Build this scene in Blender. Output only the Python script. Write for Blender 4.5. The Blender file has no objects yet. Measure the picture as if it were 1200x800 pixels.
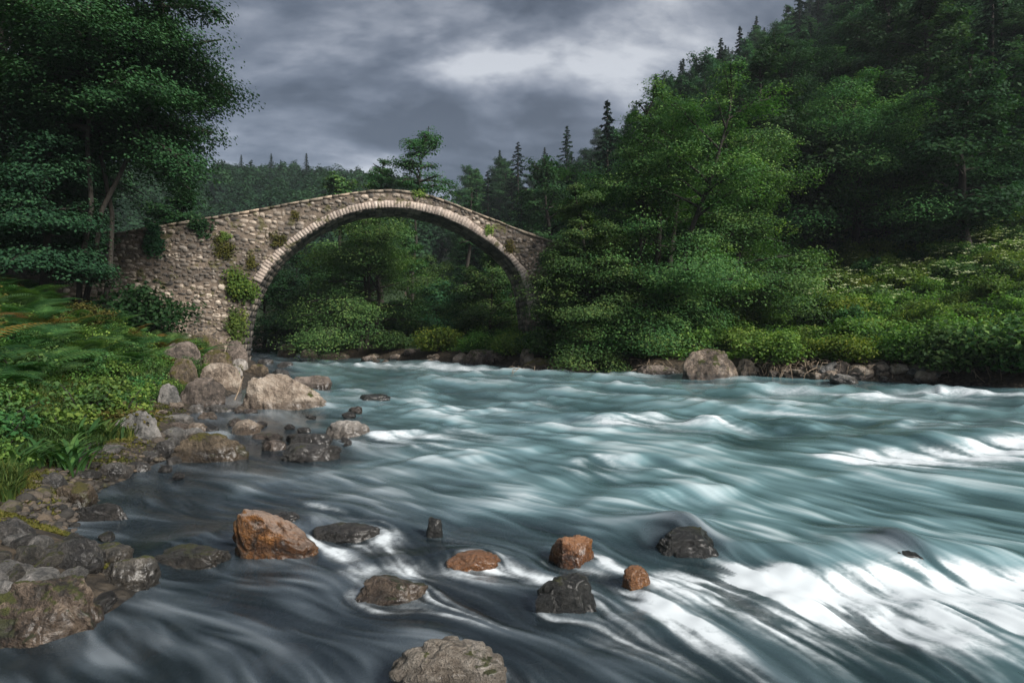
import bpy, math, random
import numpy as np
from mathutils import Vector, Matrix
PI = math.pi
R_ = math.radians
SC = bpy.context.scene
COL = SC.collection

# ------------------------------------------------------------------ camera, sky, sun, exposure
CAM = np.array((0.0, 0.0, 1.5)); FPX = 700.0; HOR = 390.0
PITCH = math.atan((400 - HOR) / FPX)
cd = bpy.data.cameras.new('camera'); cam = bpy.data.objects.new('camera', cd); COL.objects.link(cam)
cam.location = CAM; cam.rotation_euler = (PI / 2 - PITCH, 0, 0)
cd.sensor_width = 36; cd.lens = FPX / 1200 * 36; cd.clip_start = 0.05; cd.clip_end = 3000
SC.camera = cam
SC.view_settings.view_transform = 'Standard'; SC.view_settings.look = 'None'
SC.view_settings.gamma = 1; SC.view_settings.exposure = 2.2
SUN_DIR = Vector((0.72, -0.62, 0.64)).normalized()
sl = bpy.data.lights.new('sun', 'SUN'); sl.energy = 1.5; sl.angle = R_(22); sl.color = (1.0, 0.95, 0.88)
so = bpy.data.objects.new('sun', sl); COL.objects.link(so); so.rotation_euler = SUN_DIR.to_track_quat('Z', 'Y').to_euler()
so.location = (20, -20, 60)
W = bpy.data.worlds.new('World'); SC.world = W; W.use_nodes = True
def world():
    nt = W.node_tree; N = nt.nodes; L = nt.links
    N.clear()
    out = N.new('ShaderNodeOutputWorld'); bg = N.new('ShaderNodeBackground'); bg.inputs['Strength'].default_value = 0.06
    L.new(bg.outputs[0], out.inputs[0])
    sky = N.new('ShaderNodeTexSky'); sky.sky_type = 'NISHITA'; sky.sun_disc = False
    sky.sun_elevation = math.asin(SUN_DIR.z); sky.sun_rotation = math.atan2(SUN_DIR.x, SUN_DIR.y)
    tc = N.new('ShaderNodeTexCoord'); mp = N.new('ShaderNodeMapping')
    # project the direction on a cloud ceiling so that the clouds flatten towards the horizon
    sx = N.new('ShaderNodeSeparateXYZ'); L.new(tc.outputs['Generated'], sx.inputs[0])
    ad = N.new('ShaderNodeMath'); ad.operation = 'ADD'; ad.inputs[1].default_value = 0.36; L.new(sx.outputs[2], ad.inputs[0])
    mxm = N.new('ShaderNodeMath'); mxm.operation = 'MAXIMUM'; mxm.inputs[1].default_value = 0.1; L.new(ad.outputs[0], mxm.inputs[0])
    dx = N.new('ShaderNodeMath'); dx.operation = 'DIVIDE'; L.new(sx.outputs[0], dx.inputs[0]); L.new(mxm.outputs[0], dx.inputs[1])
    dy = N.new('ShaderNodeMath'); dy.operation = 'DIVIDE'; L.new(sx.outputs[1], dy.inputs[0]); L.new(mxm.outputs[0], dy.inputs[1])
    cb = N.new('ShaderNodeCombineXYZ'); L.new(dx.outputs[0], cb.inputs[0]); L.new(dy.outputs[0], cb.inputs[1])
    L.new(cb.outputs[0], mp.inputs[0]); mp.inputs['Location'].default_value = (12.5, 4.1, 0.4); mp.inputs['Rotation'].default_value = (0, 0, R_(-35)); mp.inputs['Scale'].default_value = (0.8, 1.2, 1)
    n1 = N.new('ShaderNodeTexNoise'); n1.inputs['Scale'].default_value = 1.7; n1.inputs['Detail'].default_value = 11; n1.inputs['Roughness'].default_value = 0.6; n1.inputs['Distortion'].default_value = 0.25
    L.new(mp.outputs[0], n1.inputs['Vector'])
    n2 = N.new('ShaderNodeTexNoise'); n2.inputs['Scale'].default_value = 3.4; n2.inputs['Detail'].default_value = 9; n2.inputs['Roughness'].default_value = 0.62
    L.new(mp.outputs[0], n2.inputs['Vector'])
    mx = N.new('ShaderNodeMath'); mx.operation = 'MULTIPLY_ADD'; mx.inputs[1].default_value = 0.28; L.new(n2.outputs[0], mx.inputs[0])
    ml = N.new('ShaderNodeMath'); ml.operation = 'MULTIPLY'; ml.inputs[1].default_value = 0.78; L.new(n1.outputs[0], ml.inputs[0]); L.new(ml.outputs[0], mx.inputs[2])
    cr = N.new('ShaderNodeValToRGB'); L.new(mx.outputs[0], cr.inputs[0])
    e = cr.color_ramp.elements
    e[0].position = 0.43; e[0].color = (0.15, 0.19, 0.26, 1)
    e[1].position = 0.62; e[1].color = (2.5, 2.6, 2.75, 1)
    for p, c in ((0.475, (0.36, 0.43, 0.56, 1)), (0.515, (0.66, 0.75, 0.92, 1)), (0.56, (1.25, 1.35, 1.55, 1))):
        q = cr.color_ramp.elements.new(p); q.color = c
    # paler towards the horizon
    mr = N.new('ShaderNodeMapRange'); L.new(sx.outputs[2], mr.inputs[0]); mr.inputs[1].default_value = 0.0; mr.inputs[2].default_value = 0.5; mr.inputs[3].default_value = 1.45; mr.inputs[4].default_value = 0.8
    sc_ = N.new('ShaderNodeVectorMath'); sc_.operation = 'SCALE'; L.new(cr.outputs[0], sc_.inputs[0]); L.new(mr.outputs[0], sc_.inputs['Scale'])
    m = N.new('ShaderNodeMixRGB'); m.inputs[0].default_value = 0.93; L.new(sky.outputs[0], m.inputs[1]); L.new(sc_.outputs[0], m.inputs[2])
    L.new(m.outputs[0], bg.inputs[0])
world()
SC.render.engine = 'CYCLES'
cy = SC.cycles
cy.max_bounces = 6; cy.diffuse_bounces = 3; cy.glossy_bounces = 2; cy.transmission_bounces = 3; cy.transparent_max_bounces = 6
cy.use_denoising = True; cy.caustics_reflective = False; cy.caustics_refractive = False

# ------------------------------------------------------------------ helpers
def ray(px, py):
    """direction (world) of a photo pixel, in the 1200x800 frame"""
    v = np.array([(px - 600) / FPX, 1.0, (400 - py) / FPX])
    c, s = math.cos(-PITCH), math.sin(-PITCH)
    return np.array([v[0], v[1] * c - v[2] * s, v[1] * s + v[2] * c])
def on_water(px, py, z=0.0):
    d = ray(px, py); t = (z - CAM[2]) / d[2]; p = CAM + d * t
    return (float(p[0]), float(p[1]))
def at_depth(px, py, Y):
    d = ray(px, py); t = Y / d[1]; return CAM + d * t

def tag(o, label=None, cat=None, group=None, kind=None):
    if label: o['label'] = label
    if cat: o['category'] = cat
    if group: o['group'] = group
    if kind: o['kind'] = kind
    return o
def empty(name, loc, rz=0.0, sc=1.0):
    o = bpy.data.objects.new(name, None); COL.objects.link(o)
    o.location = loc; o.rotation_euler = (0, 0, rz); o.scale = (sc, sc, sc) if not hasattr(sc, '__len__') else sc
    o.empty_display_size = 0.2
    return o
def mesh_np(name, V, F, tint=None, smooth=False, vattrs=None):
    """V (n,3); F int array (m,k) all the same k, or list of arrays"""
    Fs = F if isinstance(F, list) else [F]
    Fs = [np.asarray(f, dtype=np.int32) for f in Fs if len(f)]
    me = bpy.data.meshes.new(name)
    V = np.asarray(V, dtype=np.float32)
    me.vertices.add(len(V)); me.vertices.foreach_set('co', V.ravel())
    li = np.concatenate([f.ravel() for f in Fs]); tot = np.concatenate([np.full(len(f), f.shape[1], np.int32) for f in Fs])
    st = np.concatenate([[0], np.cumsum(tot)[:-1]]).astype(np.int32)
    me.loops.add(len(li)); me.loops.foreach_set('vertex_index', li)
    me.polygons.add(len(tot)); me.polygons.foreach_set('loop_start', st); me.polygons.foreach_set('loop_total', tot)
    if smooth: me.polygons.foreach_set('use_smooth', np.ones(len(tot), bool))
    me.update(calc_edges=True)
    if tint is not None:
        a = me.attributes.new('tint', 'FLOAT', 'FACE'); a.data.foreach_set('value', np.asarray(tint, np.float32))
    for k, v in (vattrs or {}).items():
        a = me.attributes.new(k, 'FLOAT', 'POINT'); a.data.foreach_set('value', np.asarray(v, np.float32))
    return me
def obj(name, me, mat, parent=None):
    o = bpy.data.objects.new(name, me); COL.objects.link(o)
    if mat is not None and len(me.materials) == 0: me.materials.append(mat)
    if parent is not None: o.parent = parent
    return o
def copy_tree(o, parent=None):
    kids = list(o.children)
    c = o.copy(); COL.objects.link(c); c.parent = parent
    for ch in kids: copy_tree(ch, c)
    return c
class MB:
    """collects pieces into one mesh"""
    def __init__(s): s.V = []; s.F = {}; s.T = {}; s.n = 0
    def add(s, V, F, tint=0.5):
        F = np.asarray(F, np.int32); k = F.shape[1]
        s.V.append(np.asarray(V, np.float32)); s.F.setdefault(k, []).append(F + s.n)
        t = np.full(len(F), tint, np.float32) if np.isscalar(tint) else np.asarray(tint, np.float32)
        s.T.setdefault(k, []).append(t); s.n += len(V)
    def tube(s, P, r, n=6, tint=0.5, cap=True):
        P = np.asarray(P, float); m = len(P); r = np.broadcast_to(np.asarray(r, float), (m,))
        T = np.gradient(P, axis=0); T /= np.linalg.norm(T, axis=1)[:, None] + 1e-9
        up = np.array([0, 0, 1.0]) if abs(T[0, 2]) < 0.9 else np.array([1.0, 0, 0])
        A = np.cross(T, up); A /= np.linalg.norm(A, axis=1)[:, None] + 1e-9; B = np.cross(T, A)
        a = np.linspace(0, 2 * PI, n, endpoint=False)
        V = P[:, None] + r[:, None, None] * (A[:, None] * np.cos(a)[None, :, None] + B[:, None] * np.sin(a)[None, :, None])
        V = V.reshape(-1, 3); i = np.arange(m - 1)[:, None] * n; j = np.arange(n)[None]
        F = np.stack([i + j, i + (j + 1) % n, i + n + (j + 1) % n, i + n + j], -1).reshape(-1, 4)
        s.add(V, F, tint)
        if cap and n == 4:
            s.add(V[-4:], [[0, 1, 2, 3]], tint)
    def mesh(s, name, smooth=False):
        ks = list(s.F)
        return mesh_np(name, np.concatenate(s.V), [np.concatenate(s.F[k]) for k in ks], np.concatenate([np.concatenate(s.T[k]) for k in ks]), smooth)
# noise tiles
_rs = np.random.RandomState(5)
TILE = _rs.rand(512, 512).astype(np.float32)
def vn2(x, y):
    x = np.asarray(x, float); y = np.asarray(y, float)
    xi = np.floor(x); yi = np.floor(y); fx = x - xi; fy = y - yi
    fx = fx * fx * (3 - 2 * fx); fy = fy * fy * (3 - 2 * fy)
    a = xi.astype(np.int64) & 511; b = (a + 1) & 511; c = yi.astype(np.int64) & 511; d = (c + 1) & 511
    return (TILE[a, c] * (1 - fx) + TILE[b, c] * fx) * (1 - fy) + (TILE[a, d] * (1 - fx) + TILE[b, d] * fx) * fy
def fbm2(x, y, o=4):
    s = 0; a = 1.0; t = 0
    for k in range(o):
        s = s + a * (vn2(x * 2 ** k + 17.3 * k, y * 2 ** k + 9.1 * k) - 0.5); t += a; a *= 0.5
    return s / t * 2
_h3 = _rs.rand(4096).astype(np.float32)
def vn3(p):
    p = np.asarray(p, float); i = np.floor(p).astype(np.int64); f = p - i; f = f * f * (3 - 2 * f)
    def h(a, b, c): return _h3[((a * 73856093) ^ (b * 19349663) ^ (c * 83492791)) & 4095]
    x, y, z = i[..., 0], i[..., 1], i[..., 2]; fx, fy, fz = f[..., 0], f[..., 1], f[..., 2]
    r = 0
    for dz, wz in ((0, 1 - fz), (1, fz)):
        for dy, wy in ((0, 1 - fy), (1, fy)):
            r = r + wz * wy * (h(x, y + dy, z + dz) * (1 - fx) + h(x + 1, y + dy, z + dz) * fx)
    return r - 0.5
def sstep(a, b, x):
    t = np.clip((x - a) / (b - a), 0, 1); return t * t * (3 - 2 * t)
def poly_sd(X, Y, P, side):
    """signed distance to an open polyline; positive on the given side (+1 = left of travel)"""
    X = np.asarray(X, float); Y = np.asarray(Y, float)
    best = np.full(X.shape, 1e9); sg = np.ones(X.shape)
    for (x0, y0), (x1, y1) in zip(P[:-1], P[1:]):
        dx, dy = x1 - x0, y1 - y0; l2 = dx * dx + dy * dy
        t = np.clip(((X - x0) * dx + (Y - y0) * dy) / l2, 0, 1)
        ex = X - x0 - t * dx; ey = Y - y0 - t * dy; d = np.sqrt(ex * ex + ey * ey)
        s = np.sign(dx * (Y - y0) - dy * (X - x0)); s[s == 0] = 1
        m = d < best - 1e-9; best = np.where(m, d, best); sg = np.where(m, s, sg)
    return best * sg * side

# ------------------------------------------------------------------ lie of the land
LB = [(-9, -3), (-5.5, 0.8)] + [on_water(*p) for p in ((0, 760), (110, 728), (168, 690), (150, 655), (88, 625), (92, 598), (125, 570), (165, 551), (205, 536), (225, 512), (214, 490), (262, 470), (292, 452), (306, 438), (298, 429))] + [(-13.2, 30.5), (-15.5, 35), (-20, 43), (-28, 56), (-42, 76)]
RB = [(70, -4), (34, 8), (21, 13.4)] + [on_water(*p) for p in ((1200, 455), (1110, 450), (1000, 446), (880, 441), (760, 437), (690, 433), (615, 430), (540, 425), (450, 421), (370, 418), (345, 414.5))] + [(-24, 56), (-37, 77)]
FOOT_R = [(75, -10), (50, 10), (22, 30), (12, 43), (2, 58), (-8, 85), (-20, 130), (-35, 200), (-60, 320)]
FOOT_L = [(-60, -14), (-32, 15), (-29, 36), (-41, 70), (-72, 112), (-120, 160)]
def dL(x, y): return poly_sd(x, y, LB, +1)       # + on the left land
def dR(x, y): return poly_sd(x, y, RB, -1)       # + on the right land
def terrain(x, y):
    x = np.asarray(x, float); y = np.asarray(y, float)
    l = dL(x, y); r = dR(x, y)
    # closed upstream: beyond y 78 there is land
    bed = -np.minimum(0.8, 0.04 + 0.15 * np.minimum(-l, 0.9 * np.maximum(-r, 0.01) * 2))
    k = np.clip(0.085 + 0.0108 * x, 0.06, 0.33)
    zr = 0.5 * sstep(-0.1, 0.9, r) + k * np.maximum(r - 0.8, 0) * (1 - 0.35 * sstep(18, 60, r))
    fr = poly_sd(x, y, FOOT_R, -1)
    hill = np.maximum(0, fr + 3 * fbm2(x / 14, y / 14, 3))
    zr = zr + 0.45 * (np.sqrt(hill * hill + 9) - 3)
    zr = np.where(zr > 80, 80 + (zr - 80) * 0.15, zr)
    zl = 0.2 * sstep(-0.1, 0.5, l) + np.minimum(0.36 * np.maximum(l - 0.3, 0), 3.9 + 0.05 * np.maximum(l, 0)) * sstep(-0.2, 2.5, l)
    fl = poly_sd(x, y, FOOT_L, +1)
    hl = np.maximum(0, fl); zl = zl + 0.9 * (np.sqrt(hl * hl + 9) - 3); zl = np.where(zl > 70, 70 + (zl - 70) * 0.15, zl)
    z = np.where(r > 0, zr, np.where(l > 0, zl, bed))
    up = sstep(76, 84, y) * 1.0
    z = np.where((r <= 0) & (l <= 0), bed * (1 - up) + 1.5 * up, z)
    far = 0.85 * np.maximum(0, y - 98 - 4 * fbm2(x / 25, y / 25, 3) * 1.5 + 0.25 * (x + 60) * (x > -60))
    cap = 66 - 24 * np.clip((x + 75) / 65, 0, 1) + 3 * fbm2(x / 30, y / 30, 2)
    far = cap * (1 - np.exp(-far / cap))
    z = np.where(y > 80, np.maximum(z, far), z)
    land = sstep(0.5, 3, np.maximum(r, l))
    z = z + land * (0.28 * fbm2(x / 2.7, y / 2.7, 3) + 0.06 * fbm2(x / 0.6, y / 0.6, 2))
    nearl = sstep(-1.5, 0.2, l) * (1 - sstep(3, 8, l)); z = z + nearl * 0.05 * fbm2(x / 0.35, y / 0.35, 3)
    return z
def patch(x, y): return sstep(0.80, 0.86, vn2(x * 0.75 + 5.3, y * 0.75 + 2.1) + 0.10 * (vn2(x * 2, y * 2) - .5))      # bare earth on the right bank
def tz(x, y): return float(terrain(np.array([x]), np.array([y]))[0])
def ground_hit(px, py, ymax=200):
    d = ray(px, py)
    t = np.concatenate([np.linspace(1.2, 40, 2600), np.linspace(40, ymax, 1600)])
    p = CAM[None] + d[None] * t[:, None]
    g = np.maximum(terrain(p[:, 0], p[:, 1]), 0)
    k = np.argmax(p[:, 2] < g)
    return (float(p[k, 0]), float(p[k, 1]), float(g[k]))

# ------------------------------------------------------------------ materials
def newmat(name):
    m = bpy.data.materials.new(name); m.use_nodes = True; nt = m.node_tree; nt.nodes.clear()
    return m, nt.nodes, nt.links, nt.nodes.new('ShaderNodeOutputMaterial')
def ramp(N, L, src, stops):
    r = N.new('ShaderNodeValToRGB'); L.new(src, r.inputs[0])
    e = r.color_ramp.elements; e[0].position, e[0].color = stops[0][0], (*stops[0][1], 1); e[1].position, e[1].color = stops[-1][0], (*stops[-1][1], 1)
    for p, c in stops[1:-1]: q = r.color_ramp.elements.new(p); q.color = (*c, 1)
    return r.outputs[0]
def noise(N, L, vec, scale, detail=4, rough=0.55, dist=0.0):
    n = N.new('ShaderNodeTexNoise'); n.inputs['Scale'].default_value = scale; n.inputs['Detail'].default_value = detail
    n.inputs['Roughness'].default_value = rough; n.inputs['Distortion'].default_value = dist
    if vec is not None: L.new(vec, n.inputs['Vector'])
    return n.outputs[0]
def mth(N, L, op, a, b=None, c=None, clamp=False):
    m = N.new('ShaderNodeMath'); m.operation = op; m.use_clamp = clamp
    for i, v in enumerate((a, b, c)):
        if v is None: continue
        if isinstance(v, (int, float)): m.inputs[i].default_value = v
        else: L.new(v, m.inputs[i])
    return m.outputs[0]
def mixc(N, L, f, a, b, mode='MIX'):
    m = N.new('ShaderNodeMixRGB'); m.blend_type = mode
    for i, v in enumerate((f, a, b)):
        if isinstance(v, (int, float)): m.inputs[i].default_value = v
        elif isinstance(v, tuple): m.inputs[i].default_value = (*v, 1)
        else: L.new(v, m.inputs[i])
    return m.outputs[0]
def mrange(N, L, v, a, b, c=0.0, d=1.0):
    m = N.new('ShaderNodeMapRange'); L.new(v, m.inputs[0]); m.interpolation_type = 'SMOOTHSTEP'
    for i, x in enumerate((a, b, c, d)): m.inputs[i + 1].default_value = x
    return m.outputs[0]
def bump(N, L, h, strength, dist, nrm=None):
    b = N.new('ShaderNodeBump'); b.inputs['Strength'].default_value = strength; b.inputs['Distance'].default_value = dist
    L.new(h, b.inputs['Height'])
    if nrm is not None: L.new(nrm, b.inputs['Normal'])
    return b.outputs[0]
def attr(N, name):
    a = N.new('ShaderNodeAttribute'); a.attribute_name = name; return a.outputs['Fac']
def leafmat(name, dark, mid, light, trans=0.3, rough=0.65, spec=0.14, rnd=0.3):
    m, N, L, out = newmat(name)
    t = attr(N, 'tint')
    col = ramp(N, L, t, [(0.0, dark), (0.5, mid), (1.0, light)])
    oi = N.new('ShaderNodeObjectInfo')
    v = mth(N, L, 'MULTIPLY_ADD', oi.outputs['Random'], rnd * 2, 1 - rnd)
    hs = N.new('ShaderNodeHueSaturation'); L.new(col, hs.inputs['Color']); L.new(v, hs.inputs['Value'])
    rr = N.new('ShaderNodeMath'); rr.operation = 'FRACT'; mm = mth(N, L, 'MULTIPLY', oi.outputs['Random'], 7.3); L.new(mm, rr.inputs[0])
    hv = mth(N, L, 'MULTIPLY_ADD', rr.outputs[0], 0.045, 0.466); L.new(hv, hs.inputs['Hue'])
    p = N.new('ShaderNodeBsdfPrincipled'); L.new(hs.outputs[0], p.inputs['Base Color']); p.inputs['Roughness'].default_value = rough; p.inputs['Specular IOR Level'].default_value = spec
    tr = N.new('ShaderNodeBsdfTranslucent'); c2 = mixc(N, L, 1.0, hs.outputs[0], (1.1, 1.25, 0.55), 'MULTIPLY'); L.new(c2, tr.inputs[0])
    mx = N.new('ShaderNodeMixShader'); mx.inputs[0].default_value = trans
    L.new(p.outputs[0], mx.inputs[1]); L.new(tr.outputs[0], mx.inputs[2]); L.new(mx.outputs[0], out.inputs[0])
    return m
M = {}
M['leaf_alder'] = leafmat('alder leaves', (0.018, 0.062, 0.022), (0.052, 0.140, 0.042), (0.150, 0.260, 0.075))
M['leaf_dark'] = leafmat('dark leaves', (0.010, 0.034, 0.017), (0.020, 0.060, 0.027), (0.042, 0.105, 0.042), trans=0.2)
M['leaf_mid'] = leafmat('forest leaves', (0.012, 0.046, 0.021), (0.026, 0.085, 0.033), (0.055, 0.130, 0.045), rnd=0.45)
M['leaf_far'] = leafmat('far forest leaves', (0.010, 0.030, 0.015), (0.018, 0.052, 0.022), (0.034, 0.080, 0.030))
M['leaf_conifer'] = leafmat('conifer needles', (0.008, 0.026, 0.016), (0.014, 0.042, 0.022), (0.024, 0.062, 0.030), trans=0.1, rough=0.7)
M['leaf_fern'] = leafmat('fern fronds', (0.014, 0.050, 0.020), (0.036, 0.105, 0.032), (0.120, 0.235, 0.060), trans=0.35, rnd=0.2)
M['leaf_fern_dry'] = leafmat('browning fern', (0.12, 0.07, 0.02), (0.2, 0.12, 0.03), (0.3, 0.2, 0.05), trans=0.3, rnd=0.2)
M['leaf_herb'] = leafmat('bank herbs', (0.036, 0.095, 0.022), (0.095, 0.200, 0.042), (0.22, 0.32, 0.07), trans=0.35, rnd=0.3)
M['leaf_grass'] = leafmat('dark grass', (0.015, 0.040, 0.012), (0.048, 0.090, 0.024), (0.17, 0.18, 0.045), trans=0.3, rnd=0.1)
M['leaf_yellow'] = leafmat('yellowish leaves', (0.05, 0.10, 0.02), (0.10, 0.17, 0.03), (0.25, 0.27, 0.04), trans=0.35, rnd=0.2)
M['leaf_ochre'] = leafmat('ochre moss and grass', (0.030, 0.038, 0.010), (0.070, 0.072, 0.016), (0.14, 0.115, 0.028), trans=0.2, rnd=0.2)
M['flower'] = leafmat('pale umbels', (0.4, 0.45, 0.25), (0.5, 0.55, 0.33), (0.65, 0.68, 0.45), trans=0.3, rnd=0.05)
def barkmat(name, a, b):
    m, N, L, out = newmat(name); tc = N.new('ShaderNodeTexCoord'); mp = N.new('ShaderNodeMapping'); mp.inputs['Scale'].default_value = (9, 9, 2); L.new(tc.outputs['Object'], mp.inputs[0])
    n = noise(N, L, mp.outputs[0], 2.0, 6, 0.65)
    p = N.new('ShaderNodeBsdfPrincipled'); L.new(ramp(N, L, n, [(0.3, a), (0.7, b)]), p.inputs['Base Color']); p.inputs['Roughness'].default_value = 0.9
    L.new(bump(N, L, n, 0.8, 0.03), p.inputs['Normal']); L.new(p.outputs[0], out.inputs[0]); return m
M['bark'] = barkmat('grey brown bark', (0.010, 0.009, 0.007), (0.045, 0.038, 0.029))
M['bark_pale'] = barkmat('pale bark', (0.10, 0.09, 0.075), (0.26, 0.24, 0.20))
M['deadwood'] = barkmat('weathered wood', (0.12, 0.085, 0.055), (0.32, 0.25, 0.18))

def rockmat(name, c0, c1, c2, moss=0.0, mosscol=((0.03, 0.045, 0.008), (0.10, 0.10, 0.012)), scale=3.0, wet=0.0, speck=0.25, rough=0.75, wetz=0.10, top=None):
    m, N, L, out = newmat(name)
    tc = N.new('ShaderNodeTexCoord'); oi = N.new('ShaderNodeObjectInfo')
    off = N.new('ShaderNodeVectorMath'); off.operation = 'ADD'; L.new(tc.outputs['Object'], off.inputs[0])
    cb = N.new('ShaderNodeCombineXYZ'); r40 = mth(N, L, 'MULTIPLY', oi.outputs['Random'], 40.0); L.new(r40, cb.inputs[0]); L.new(r40, cb.inputs[1]); L.new(cb.outputs[0], off.inputs[1])
    v = off.outputs[0]
    n1 = noise(N, L, v, scale, 9, 0.62, 0.6); n2 = noise(N, L, v, scale * 7, 6, 0.7); n3 = noise(N, L, v, scale * 28, 3, 0.6)
    mix1 = mth(N, L, 'MULTIPLY_ADD', n2, 0.45, mth(N, L, 'MULTIPLY', n1, 0.62))
    col = ramp(N, L, mix1, [(0.43, c0), (0.53, c1), (0.64, c2)])
    vo = N.new('ShaderNodeTexVoronoi'); vo.inputs['Scale'].default_value = scale * 22; L.new(v, vo.inputs['Vector'])
    sp = mrange(N, L, vo.outputs['Distance'], 0.16, 0.30, 0.0, 1.0)
    sp2 = mth(N, L, 'MULTIPLY', mth(N, L, 'SUBTRACT', 1.0, sp), speck)
    col = mixc(N, L, sp2, col, (0.055, 0.05, 0.045))
    # cracks
    vc = N.new('ShaderNodeTexVoronoi'); vc.feature = 'DISTANCE_TO_EDGE'; vc.inputs['Scale'].default_value = scale * 0.55
    dist = N.new('ShaderNodeVectorMath'); dist.operation = 'MULTIPLY_ADD'; n4 = N.new('ShaderNodeTexNoise'); n4.inputs['Scale'].default_value = scale * 1.5; n4.inputs['Detail'].default_value = 4; L.new(v, n4.inputs['Vector'])
    L.new(n4.outputs['Color'], dist.inputs[0]); dist.inputs[1].default_value = (0.5 / scale * 3,) * 3; L.new(v, dist.inputs[2]); L.new(dist.outputs[0], vc.inputs['Vector'])
    crack = mrange(N, L, vc.outputs['Distance'], 0.0, 0.025, 0.0, 1.0)
    crack = mth(N, L, 'MAXIMUM', crack, mrange(N, L, n1, 0.45, 0.55, 0.35, 1.0))
    col = mixc(N, L, mth(N, L, 'MULTIPLY', mth(N, L, 'SUBTRACT', 1.0, crack), 0.6), col, (0.02, 0.018, 0.015))
    # moss on the tops
    ge = N.new('ShaderNodeNewGeometry'); sn = N.new('ShaderNodeSeparateXYZ'); L.new(ge.outputs['Normal'], sn.inputs[0])
    n5 = noise(N, L, v, scale * 1.3, 5, 0.65)
    if top:
        tf = mrange(N, L, mth(N, L, 'MULTIPLY_ADD', sn.outputs[2], 0.55, mth(N, L, 'MULTIPLY', n2, 0.7)), 0.55, 0.85, 0.0, 0.9); col = mixc(N, L, tf, col, mixc(N, L, n3, tuple(c * .75 for c in top), top))
    lich = mrange(N, L, noise(N, L, v, scale * 5, 4, 0.6, 1.0), 0.62, 0.68, 0.0, 0.35); col = mixc(N, L, lich, col, mixc(N, L, 0.6, col, (0.42, 0.41, 0.37)))
    mo = mth(N, L, 'ADD', mth(N, L, 'MULTIPLY', sn.outputs[2], 0.16), n5)
    mfac = mrange(N, L, mo, 0.80 - 0.36 * moss, 0.86 - 0.36 * moss, 0.0, 1.0 if moss > 0 else 0.0)
    mcol = mixc(N, L, n2, mosscol[0], mosscol[1])
    col = mixc(N, L, mfac, col, mcol)
    # water darkens the foot of the stone
    po = N.new('ShaderNodeSeparateXYZ'); L.new(ge.outputs['Position'], po.inputs[0])
    wz = mth(N, L, 'MULTIPLY_ADD', n1, -0.16, po.outputs[2])
    wf = mrange(N, L, wz, wetz - 0.10, wetz + 0.02, 1.0, 0.0)
    wf = mth(N, L, 'MAXIMUM', wf, wet)
    dk = mixc(N, L, 1.0, col, (0.42, 0.40, 0.38), 'MULTIPLY')
    col = mixc(N, L, wf, col, dk)
    p = N.new('ShaderNodeBsdfPrincipled'); L.new(col, p.inputs['Base Color']); p.inputs['Coat Roughness'].default_value = 0.28; L.new(mth(N, L, 'MULTIPLY', wf, 0.55), p.inputs['Coat Weight'])
    rg = mth(N, L, 'MULTIPLY_ADD', wf, -(rough - 0.30), rough); rg = mth(N, L, 'MAXIMUM', rg, mth(N, L, 'MULTIPLY', mfac, 0.85)); L.new(rg, p.inputs['Roughness'])
    h = mth(N, L, 'MULTIPLY_ADD', n2, 0.5, n1); h = mth(N, L, 'MULTIPLY_ADD', n3, 0.16, h); h = mth(N, L, 'MULTIPLY_ADD', crack, 0.12, h); h = mth(N, L, 'MULTIPLY_ADD', mfac, 0.08, h)
    L.new(bump(N, L, h, 1.0, 0.34 / scale), p.inputs['Normal']); L.new(bump(N, L, n1, 0.5, 0.2 / scale), p.inputs['Coat Normal']); L.new(p.outputs[0], out.inputs[0])
    return m
M['r_tan'] = rockmat('tan rock', (0.11, 0.082, 0.06), (0.36, 0.285, 0.22), (0.60, 0.51, 0.42), moss=0.22, scale=1.2)
M['r_tanmoss'] = rockmat('ochre mossy rock', (0.045, 0.034, 0.022), (0.12, 0.09, 0.058), (0.24, 0.185, 0.125), moss=0.55, mosscol=((0.03, 0.035, 0.006), (0.13, 0.105, 0.018)), scale=2.0)
M['r_brown'] = rockmat('brown rock', (0.04, 0.033, 0.028), (0.14, 0.112, 0.092), (0.32, 0.26, 0.22), moss=0.25, scale=1.8)
M['r_grey'] = rockmat('grey rock', (0.07, 0.07, 0.068), (0.17, 0.165, 0.155), (0.33, 0.31, 0.29), moss=0.2, scale=3)
M['r_pale'] = rockmat('pale rock', (0.16, 0.145, 0.13), (0.33, 0.30, 0.27), (0.52, 0.48, 0.44), moss=0.0, scale=3)
M['r_dark'] = rockmat('dark wet rock', (0.025, 0.025, 0.025), (0.065, 0.063, 0.06), (0.16, 0.15, 0.14), moss=0.12, scale=3.2, wet=0.55, rough=0.5)
M['r_darkmoss'] = rockmat('dark mossy rock', (0.03, 0.03, 0.027), (0.085, 0.08, 0.07), (0.20, 0.18, 0.15), moss=0.38, scale=3.0, wet=0.3, rough=0.55)
M['r_black'] = rockmat('black wet rock', (0.010, 0.011, 0.011), (0.028, 0.03, 0.028), (0.075, 0.075, 0.065), moss=0.2, scale=4, wet=0.9, rough=0.35)
M['r_orange'] = rockmat('orange wet rock', (0.08, 0.028, 0.010), (0.36, 0.135, 0.030), (0.60, 0.28, 0.10), moss=0.0, scale=3, wet=0.15, rough=0.35, top=(0.62, 0.32, 0.17))
M['r_orangemoss'] = rockmat('orange rock with moss', (0.06, 0.026, 0.009), (0.30, 0.125, 0.030), (0.50, 0.27, 0.10), moss=0.42, scale=2.2, wet=0.3, rough=0.5, top=(0.50, 0.38, 0.31))
M['r_granite'] = rockmat('speckled granite', (0.16, 0.13, 0.10), (0.33, 0.29, 0.24), (0.55, 0.50, 0.44), moss=0.25, scale=3.5, speck=0.65)
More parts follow.
